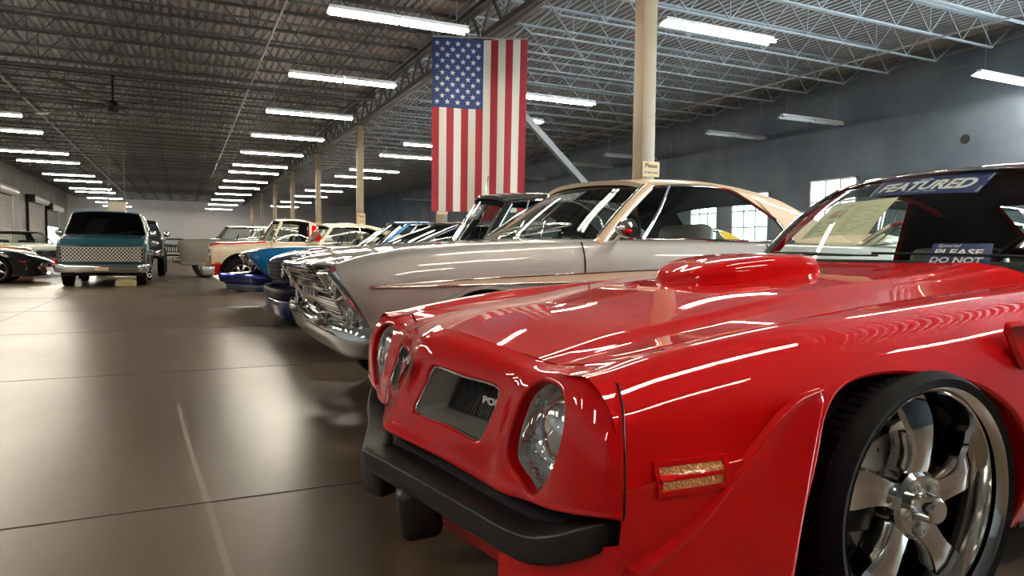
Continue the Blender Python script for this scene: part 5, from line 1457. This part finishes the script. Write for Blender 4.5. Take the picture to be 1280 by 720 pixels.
# ------------------------------------------------------------------ cream rounded car
c = gcar('cream_saloon', 'cream rounded vintage saloon seen over the bright blue hood', (1.55, 14.62, 0), 0, dict(
    paint='ivory', st=[(0,.62,.80,.78,.9,.36),(.12,.74,.90,.86,.9,.33),(.8,.80,1.0,.95,.88,.3),(1.5,.82,1.05,1.0,.9,.28),(2.8,.82,1.04,1.0,.9,.28),(3.6,.76,.95,.9,.88,.32),(4.1,.64,.78,.74,.88,.36)],
    bow=.15, door=(1.1, 2.1), hood=(.05, .70), wheels=dict(x=(.72, 3.2), r=.32, rr=.18, style='cap'), cav=[(1.05, 2.7, .66, .4, 'inner')],
    gh=dict(a0=.72, curve=.16, r0=1.0, tcurve=.12, r1=2.55, c0=3.1, zb=1.06, zr=1.41, wb=.72, wr=.54, s1b=2.4, s1t=.75, arc=.4, posts=[.55], crown=.09, pil=.035, rdrop=.10, apaint='ivory')))
for s in (1, -1): c['headlight'](s*.5, .70, .085)
c['grille'](-.3, .3, .5, .62, 4); c['bumper']([(-.08, 0), (-.04, .5), (.05, .74), (.25, .8)], .36, .47, .06); c['tail'](.5, .6, .05, .08)
# ------------------------------------------------------------------ pickups
def pickup(nm, lab, loc, rz, pnt, st, H, **k):
    cabx = k['cab']; bed = k['bed']; wl = k['wheels']
    return gcar(nm, lab, loc, rz, dict(cat='truck', paint=pnt, st=st, rake=k.get('rake', .02), zref=1., bow=k.get('bow', .05), rake_len=.6, door=k['door'], hood=(.03, k['hood']), wheels=wl,
        cav=[(cabx[0]+.25, cabx[1]-.12, k.get('hw', .76), .55, 'inner')]+([(bed[0], bed[1], .70, .70, k.get('bedm', 'inner'))] if bed else []), twotone=k.get('two'), gh=k['gh'], int=k.get('int', 'inner')))
def two_red(x, y, z, k):
    if k == 'hood': return 'red'
    if k == 'front_body' and x < 1.25 and z > 1.035+.055*min(x, 1.2): return 'red'
    if x < .52 and z < .60 and x > .06: return 'red'
    if z < .50: return 'red'
c = pickup('white_pickup', 'cream white pickup with red hood top and red cab stripe, beyond the blue coupe', (.52, 17.15, 0), 0, 'ivory',
    [(0,.93,1.00,.985,.94,.40),(.05,.95,1.04,1.02,.94,.38),(.5,.955,1.09,1.06,.94,.36),(1.25,.955,1.13,1.10,.94,.36),(2.4,.955,1.12,1.10,.94,.36),(4.9,.955,1.10,1.09,.95,.42)], 1.65,
    cab=(1.15, 2.42), bed=(2.55, 4.8), door=(1.28, 2.12), hood=1.18, two=two_red, bedm='red',
    wheels=dict(x=(.66, 3.7), r=.36, rr=.22, arch=.46, up=.03, style='spoke', n=8),
    gh=dict(a0=1.12, curve=.16, r0=1.42, tcurve=.08, r1=2.32, c0=2.46, zb=1.12, zr=1.58, wb=.86, wr=.66, s1b=2.10, s1t=.80, crown=.06, pil=.035, apaint='ivory', roof='ivory', trim='trimblk', rdrop=.02, wbr=.84))
c['grille'](-.58, .58, .66, .92, 5, 'chrome', 'satin', 'trimblk', 6)
for s in (1, -1):
    c['headlight'](s*.74, .80, .10); q = MB(); q.rbox((-.03, s*.74-.12, .60), (.02, s*.74+.12, .68), .01); q.build('parking_lamp', 'amber', c['root'], 40)
    q = MB(); q.add([c['side_pt'](x, z, s, .006) for x, z in ((.07, .605), (.20, .605), (.20, .645), (.07, .645))], [(0,1,2,3)]); q.build('side_marker', 'amber', c['root'], 0)
    q = MB(); g0 = [c['rf'](s, .86), c['rf'](s, .99)]; y = -s*.875
    q.add([(2.16, y, 1.13), (2.42, y*.985, 1.13), tuple(g0[1]+np.array([.02, -s*.035, -.05])), tuple(g0[0]+np.array([.02, -s*.035, -.05]))], [(0,1,2,3)]); q.build('cab_stripe', 'red', c['root'], 0)
c['mirror'](1.36, 1.08, 'chrome', 1, .09); c['handle'](1.98, 1.0)
c['bumper']([(-.14, 0), (-.13, .6), (-.09, .88), (.12, .98)], .36, .56, .08); c['tail'](.86, .8, .05, .14)
c = pickup('beige_wagon', 'greyish beige old truck wagon with white roof, beyond the white pickup', (-.12, 25.0, 0), 0, 'beige',
    [(0,.92,1.14,1.12,.94,.45),(.06,.95,1.18,1.16,.94,.42),(.6,.97,1.23,1.20,.94,.40),(1.3,.97,1.26,1.23,.94,.40),(2.6,.97,1.25,1.23,.94,.40),(5.0,.95,1.22,1.2,.95,.45)], 1.7,
    cab=(1.15, 4.8), bed=None, door=(1.3, 2.3), hood=1.2, wheels=dict(x=(.8, 3.8), r=.38, rr=.22, arch=.46, style='cap'),
    gh=dict(a0=1.14, curve=.12, r0=1.45, tcurve=.08, r1=4.6, c0=4.9, zb=1.24, zr=1.64, wb=.88, wr=.74, s1b=4.4, s1t=.93, posts=[.27, .52], crown=.05, pil=.04, roof='white', apaint='beige', rdrop=.02))
c['grille'](-.6, .6, .80, 1.02, 4)
for s in (1, -1): c['headlight'](s*.76, .9, .10)
c['bumper']([(-.14, 0), (-.13, .6), (-.08, .88), (.1, .98)], .46, .62, .08); c['tail'](.86, .8, .05, .14)
# teal wagon facing the camera in the aisle
def two_teal(x, y, z, k):
    if z < .80 and abs(y) > .9: return 'beige'
RZ = R(90)
c = pickup('teal_wagon', 'dark teal 1960s wagon with a diamond mesh grille, facing the camera in the aisle', (-1.69, 18.95, 0), RZ, 'teal',
    [(0,.90,1.02,1.0,.95,.45),(.05,.92,1.08,1.06,.95,.42),(.4,.93,1.19,1.17,.94,.40),(1.1,.93,1.26,1.24,.94,.40),(2.6,.93,1.26,1.24,.94,.40),(4.9,.92,1.24,1.22,.95,.42)], 1.9,
    cab=(1.0, 4.8), bed=None, door=(1.2, 2.2), hood=1.05, two=two_teal, wheels=dict(x=(.85, 3.75), r=.36, rr=.21, arch=.43, style='cap'), bow=.04,
    gh=dict(a0=1.0, curve=.12, r0=1.38, tcurve=.08, r1=4.6, c0=4.85, zb=1.25, zr=1.82, wb=.88, wr=.73, s1b=4.4, s1t=.93, posts=[.26, .52], crown=.06, pil=.035, apaint='satin', roof='teal', rdrop=.02, gl='darkglass'))
go = c['grille'](-.86, .86, .60, .95, 0, 'chrome', 'polish', 'trimblk', 0)
q = MB(); q.rbox((.02, -.84, .26), (.12, .84, .46), .03); q.build('front_valance', 'trimblk', c['root'], 40)
q = MB(); q.rbox((.3, -.5, .30), (4.6, .5, .44), .04); q.build('chassis', 'trimblk', c['root'], 40)
q = MB(); n = 22
for i in range(-6, n):
    for d in (1, -1):
        y0 = -.86+1.72*i/n; pts = []
        for k in range(7):
            y = y0+(1.72*4/n)*k/6 if d > 0 else -y0-(1.72*4/n)*k/6; z = .605+.34*k/6
            if -.855 <= y <= .855: pts.append(c['face'](y, z, .02))
        if len(pts) > 1: q.tube(pts, .013, 4)
q.build('grille_mesh', 'mesh', go, 0, label='polished diamond mesh insert')
q = MB(); q.tube([c['face'](y, .955, .02) for y in np.linspace(-.88, .88, 9)], .022, 6); q.build('hood_front_trim', 'chrome', c['root'], 50)
c['bumper']([(-.15, 0), (-.14, .5), (-.11, .86), (.05, .97)], .34, .54, .09)
q = MB(); q.rbox((-.20, -.14, .38), (-.172, .14, .47), .008); q.build('front_plate', 'tan', c['root'], 40)
for s in (1, -1): c['mirror'](1.28, 1.22, 'chrome', s, .09)
q = MB(); q.lathe([(.03, -.02), (.05, -.02), (.05, .0), (.03, .0)], (-.1, -.99, .27), 'x', 12); q.build('tow_hook', 'white', c['root'], 40)
c['tail'](.82, .9, .05, .14)
# dark lifted pickup behind it
c = pickup('dark_lifted_pickup', 'dark lifted pickup half hidden behind the teal wagon', (-1.52, 25.6, 0), RZ, 'jeep',
    [(0,.93,1.24,1.22,.95,.62),(.05,.95,1.28,1.26,.95,.6),(.9,.97,1.36,1.33,.95,.56),(2.6,.97,1.36,1.34,.95,.56),(5.2,.97,1.34,1.32,.95,.6)], 2.0,
    cab=(1.0, 2.9), bed=(3.0, 5.1), door=(1.2, 2.3), hood=1.05, wheels=dict(x=(.85, 4.0), r=.44, rr=.24, arch=.52, up=.12, style='spoke', n=6, **{'in': -.03}),
    gh=dict(a0=1.05, curve=.12, r0=1.5, tcurve=.08, r1=2.7, c0=2.95, zb=1.36, zr=1.86, wb=.88, wr=.70, s1b=2.5, s1t=.85, crown=.05, trim='trimblk', gl='tint'))
c['grille'](-.6, .6, .95, 1.18, 4)
for s in (1, -1): c['headlight'](s*.76, 1.07, .09); c['mirror'](1.3, 1.32, 'chrome', s, .10)
c['bumper']([(-.15, 0), (-.14, .6), (-.1, .9), (.1, .98)], .66, .86, .08)
# jeep far down the aisle
c = pickup('grey_jeep', 'small dark grey off roader far down the aisle, facing the camera', (-.47, 51.5, 0), RZ, 'jeep',
    [(0,.84,1.04,1.02,.95,.45),(.05,.86,1.08,1.06,.95,.42),(1.1,.87,1.10,1.08,.95,.40),(4.2,.87,1.08,1.06,.95,.42)], 1.62,
    cab=(1.1, 4.1), bed=None, door=(1.3, 2.2), hood=1.1, wheels=dict(x=(.75, 3.3), r=.36, rr=.2, arch=.43, style='spoke'),
    gh=dict(a0=1.1, curve=.08, r0=1.5, tcurve=.05, r1=4.0, c0=4.15, zb=1.08, zr=1.55, wb=.80, wr=.68, s1b=3.8, s1t=.93, posts=[.3, .6], crown=.04, apaint='jeep'))
c['grille'](-.48, .48, .70, .98, 0, 'chrome', 'white', 'trimblk', 8, .05)
for s in (1, -1): c['headlight'](s*.66, .86, .10, m_='lamp' if s > 0 else 'amber')
c['bumper']([(-.12, 0), (-.12, .5), (-.10, .8), (.0, .88)], .48, .62, .08, 'satin')
# ------------------------------------------------------------------ left row, noses towards the aisle
LZR = PI
c = gcar('black_sports_car', 'low black sports car on the left with its nose towards the aisle', (-3.12, 22.1, 0), LZR, dict(
    paint='black', st=[(0,.70,.52,.50,.9,.22),(.12,.82,.60,.58,.9,.18),(.5,.90,.74,.76,.9,.16),(1.1,.93,.80,.86,.88,.16),(1.7,.92,.90,.88,.9,.16),(3.0,.93,.92,.90,.9,.16),(3.8,.94,.96,.95,.9,.18),(4.4,.86,.90,.88,.9,.3)],
    bow=.25, door=(1.6, 2.7), hood=(.1, 1.45), wheels=dict(x=(1.10, 3.6), r=.335, rr=.25, arch=.375, style='spoke'), cav=[(1.75, 3.0, .74, .35, 'inner')],
    gh=dict(a0=1.5, curve=.2, r0=2.25, tcurve=.12, r1=2.85, c0=3.8, zb=.93, zr=1.16, wb=.76, wr=.54, s1b=2.9, s1t=.8, crown=.04, trim='trimblk', gl='tint')))
for s in (1, -1):
    q = MB(); q.add([c['side_pt'](x, z, s, .004) for x, z in ((.30, .52), (.48, .55), (.48, .58), (.30, .56))], [(0,1,2,3)]); q.build('side_marker', 'redlens', c['root'], 0); c['headlight'](s*.55, .46, .05)
c['tail'](.6, .75, .12, .06)
c = gcar('bronze_coupe', 'bronze coupe set back just behind the black sports car', (-3.95, 24.3, 0), LZR, dict(
    paint='bronze', st=[(0,.80,.86,.83,.92,.34),(.1,.86,.92,.89,.92,.3),(.6,.90,.98,.96,.92,.28),(1.6,.90,1.03,1.0,.92,.26),(3.2,.91,1.03,1.0,.92,.26),(4.7,.84,.95,.92,.92,.36)],
    bow=.12, door=(1.75, 3.0), hood=(.05, 1.6), wheels=dict(x=(.9, 3.65), r=.33, rr=.2, style='spoke'), cav=[(1.85, 3.4, .76, .4, 'inner')],
    gh=dict(a0=1.65, curve=.18, r0=2.4, tcurve=.1, r1=3.4, c0=4.0, zb=1.02, zr=1.44, wb=.80, wr=.6, s1b=3.2, s1t=.72, arc=.3, crown=.05, posts=[.2])))
for s in (1, -1): c['headlight'](s*.68, .68, .08)
c['grille'](-.5, .5, .58, .78, 4); c['bumper']([(-.1, 0), (-.06, .5), (.02, .8), (.25, .9)], .32, .52, .08); c['tail'](.6, .7, .15, .05)
c = gcar('mint_convertible', 'pale mint convertible with a black soft top and red front bumper, beyond the bronze coupe', (-3.72, 26.7, 0), R(122), dict(
    paint='mint', st=[(0,.84,.86,.83,.92,.38),(.1,.88,.94,.91,.92,.34),(.6,.92,1.0,.98,.92,.3),(1.7,.92,1.06,1.03,.92,.28),(3.2,.93,1.05,1.02,.92,.28),(4.8,.86,.98,.94,.92,.38)],
    bow=.08, door=(1.8, 3.1), hood=(.05, 1.6), wheels=dict(x=(.9, 3.75), r=.34, rr=.2, style='cap'), cav=[(1.9, 3.6, .78, .4, 'inner')],
    gh=dict(a0=1.7, curve=.16, r0=2.2, tcurve=.1, r1=3.5, c0=3.9, zb=1.05, zr=1.42, wb=.82, wr=.64, s1b=3.2, s1t=.75, crown=.05, roof='trimblk', apaint='chrome', pil=.018)))
for s in (1, -1): c['headlight'](s*.70, .74, .085)
c['grille'](-.52, .52, .60, .80, 5); c['bumper']([(-.1, 0), (-.06, .5), (.02, .8), (.25, .92)], .28, .52, .08, 'red'); c['tail'](.6, .7, .15, .05)
# ------------------------------------------------------------------ second row beyond the columns
c = gcar('dark_red_coupe', 'dark red coupe behind the silver coupe, seen through the red car windows', (6.9, 6.15, 0), 0, dict(
    paint='dred', st=[(0,.84,.92,.89,.92,.38),(.1,.88,.98,.95,.92,.34),(.6,.91,1.03,1.01,.92,.3),(1.6,.91,1.06,1.04,.92,.28),(3.2,.92,1.05,1.03,.92,.28),(4.8,.86,.98,.95,.92,.38)],
    bow=.1, door=(1.8, 3.1), hood=(.05, 1.65), wheels=dict(x=(.9, 3.75), r=.33, rr=.2, style='cap'), cav=[(1.9, 3.6, .78, .4, 'inner')],
    gh=dict(a0=1.7, curve=.18, r0=2.25, tcurve=.1, r1=3.6, c0=4.2, zb=1.06, zr=1.40, wb=.80, wr=.62, s1b=3.3, s1t=.72, crown=.05, posts=[.2, .6], apaint='ivory', pil=.035)))
for s in (1, -1): c['headlight'](s*.70, .74, .085)
c['grille'](-.52, .52, .60, .80, 5); c['bumper']([(-.1, 0), (-.06, .5), (.02, .8), (.25, .92)], .36, .52, .08); c['tail'](.6, .7, .15, .05)
c = pickup('beige_van', 'tall beige van in the back row near the grey wall', (9.6, 8.3, 0), 0, 'ivory',
    [(0,.90,1.12,1.10,.95,.45),(.06,.93,1.2,1.18,.95,.42),(.8,.95,1.26,1.24,.95,.4),(4.8,.95,1.26,1.24,.95,.42)], 1.95,
    cab=(.8, 4.7), bed=None, door=(1.0, 2.0), hood=.75, wheels=dict(x=(.8, 3.7), r=.36, rr=.2, arch=.43, style='cap'),
    gh=dict(a0=.75, curve=.12, r0=1.15, tcurve=.08, r1=4.5, c0=4.75, zb=1.26, zr=1.86, wb=.90, wr=.78, s1b=4.3, s1t=.93, posts=[.27, .6], crown=.05, pil=.04, apaint='ivory'))
c['grille'](-.6, .6, .75, .98, 4)
for s in (1, -1): c['headlight'](s*.76, .86, .09)
c['bumper']([(-.14, 0), (-.13, .6), (-.08, .88), (.1, .96)], .46, .62, .08)
c = gcar('yellow_coupe', 'yellow coupe in the back row, glimpsed through the silver coupe windows', (7.2, 12.1, 0), 0, dict(
    paint='yellow', st=[(0,.84,.94,.91,.92,.38),(.1,.88,1.0,.97,.92,.34),(1.6,.91,1.08,1.06,.92,.28),(3.2,.92,1.07,1.05,.92,.28),(4.6,.86,1.0,.97,.92,.38)],
    bow=.1, door=(1.7, 2.9), hood=(.05, 1.5), wheels=dict(x=(.9, 3.6), r=.33, rr=.2, style='spoke'), cav=[(1.8, 3.4, .78, .4, 'inner')],
    gh=dict(a0=1.55, curve=.18, r0=2.1, tcurve=.1, r1=3.4, c0=4.0, zb=1.08, zr=1.46, wb=.80, wr=.62, s1b=3.2, s1t=.72, crown=.05, posts=[.2])))
for s in (1, -1): c['headlight'](s*.70, .76, .085)
c['grille'](-.52, .52, .62, .82, 5); c['bumper']([(-.1, 0), (-.06, .5), (.02, .8), (.25, .92)], .38, .54, .08); c['tail'](.6, .7, .15, .05)
# foam blocks under the teal wagon
for nm, x, y, sx, lab in (('foam_block', -1.22, 19.15, .22, 'pale yellow foam block on the floor under the teal wagon'), ('white_block', -2.2, 19.2, .065, 'small white block on the floor under the teal wagon, beside its front wheel')):
    q = MB(); q.rbox((-sx, -.14, 0), (sx, .14, .15), .03, seg=3); q.rbox((-sx*.8, -.12, .14), (sx*.7, .12, .19), .03)
    o = q.build(nm, 'foam' if 'foam' in nm else 'white', None, 50); o.location = (x, y, 0); tag(o, lab, 'block')
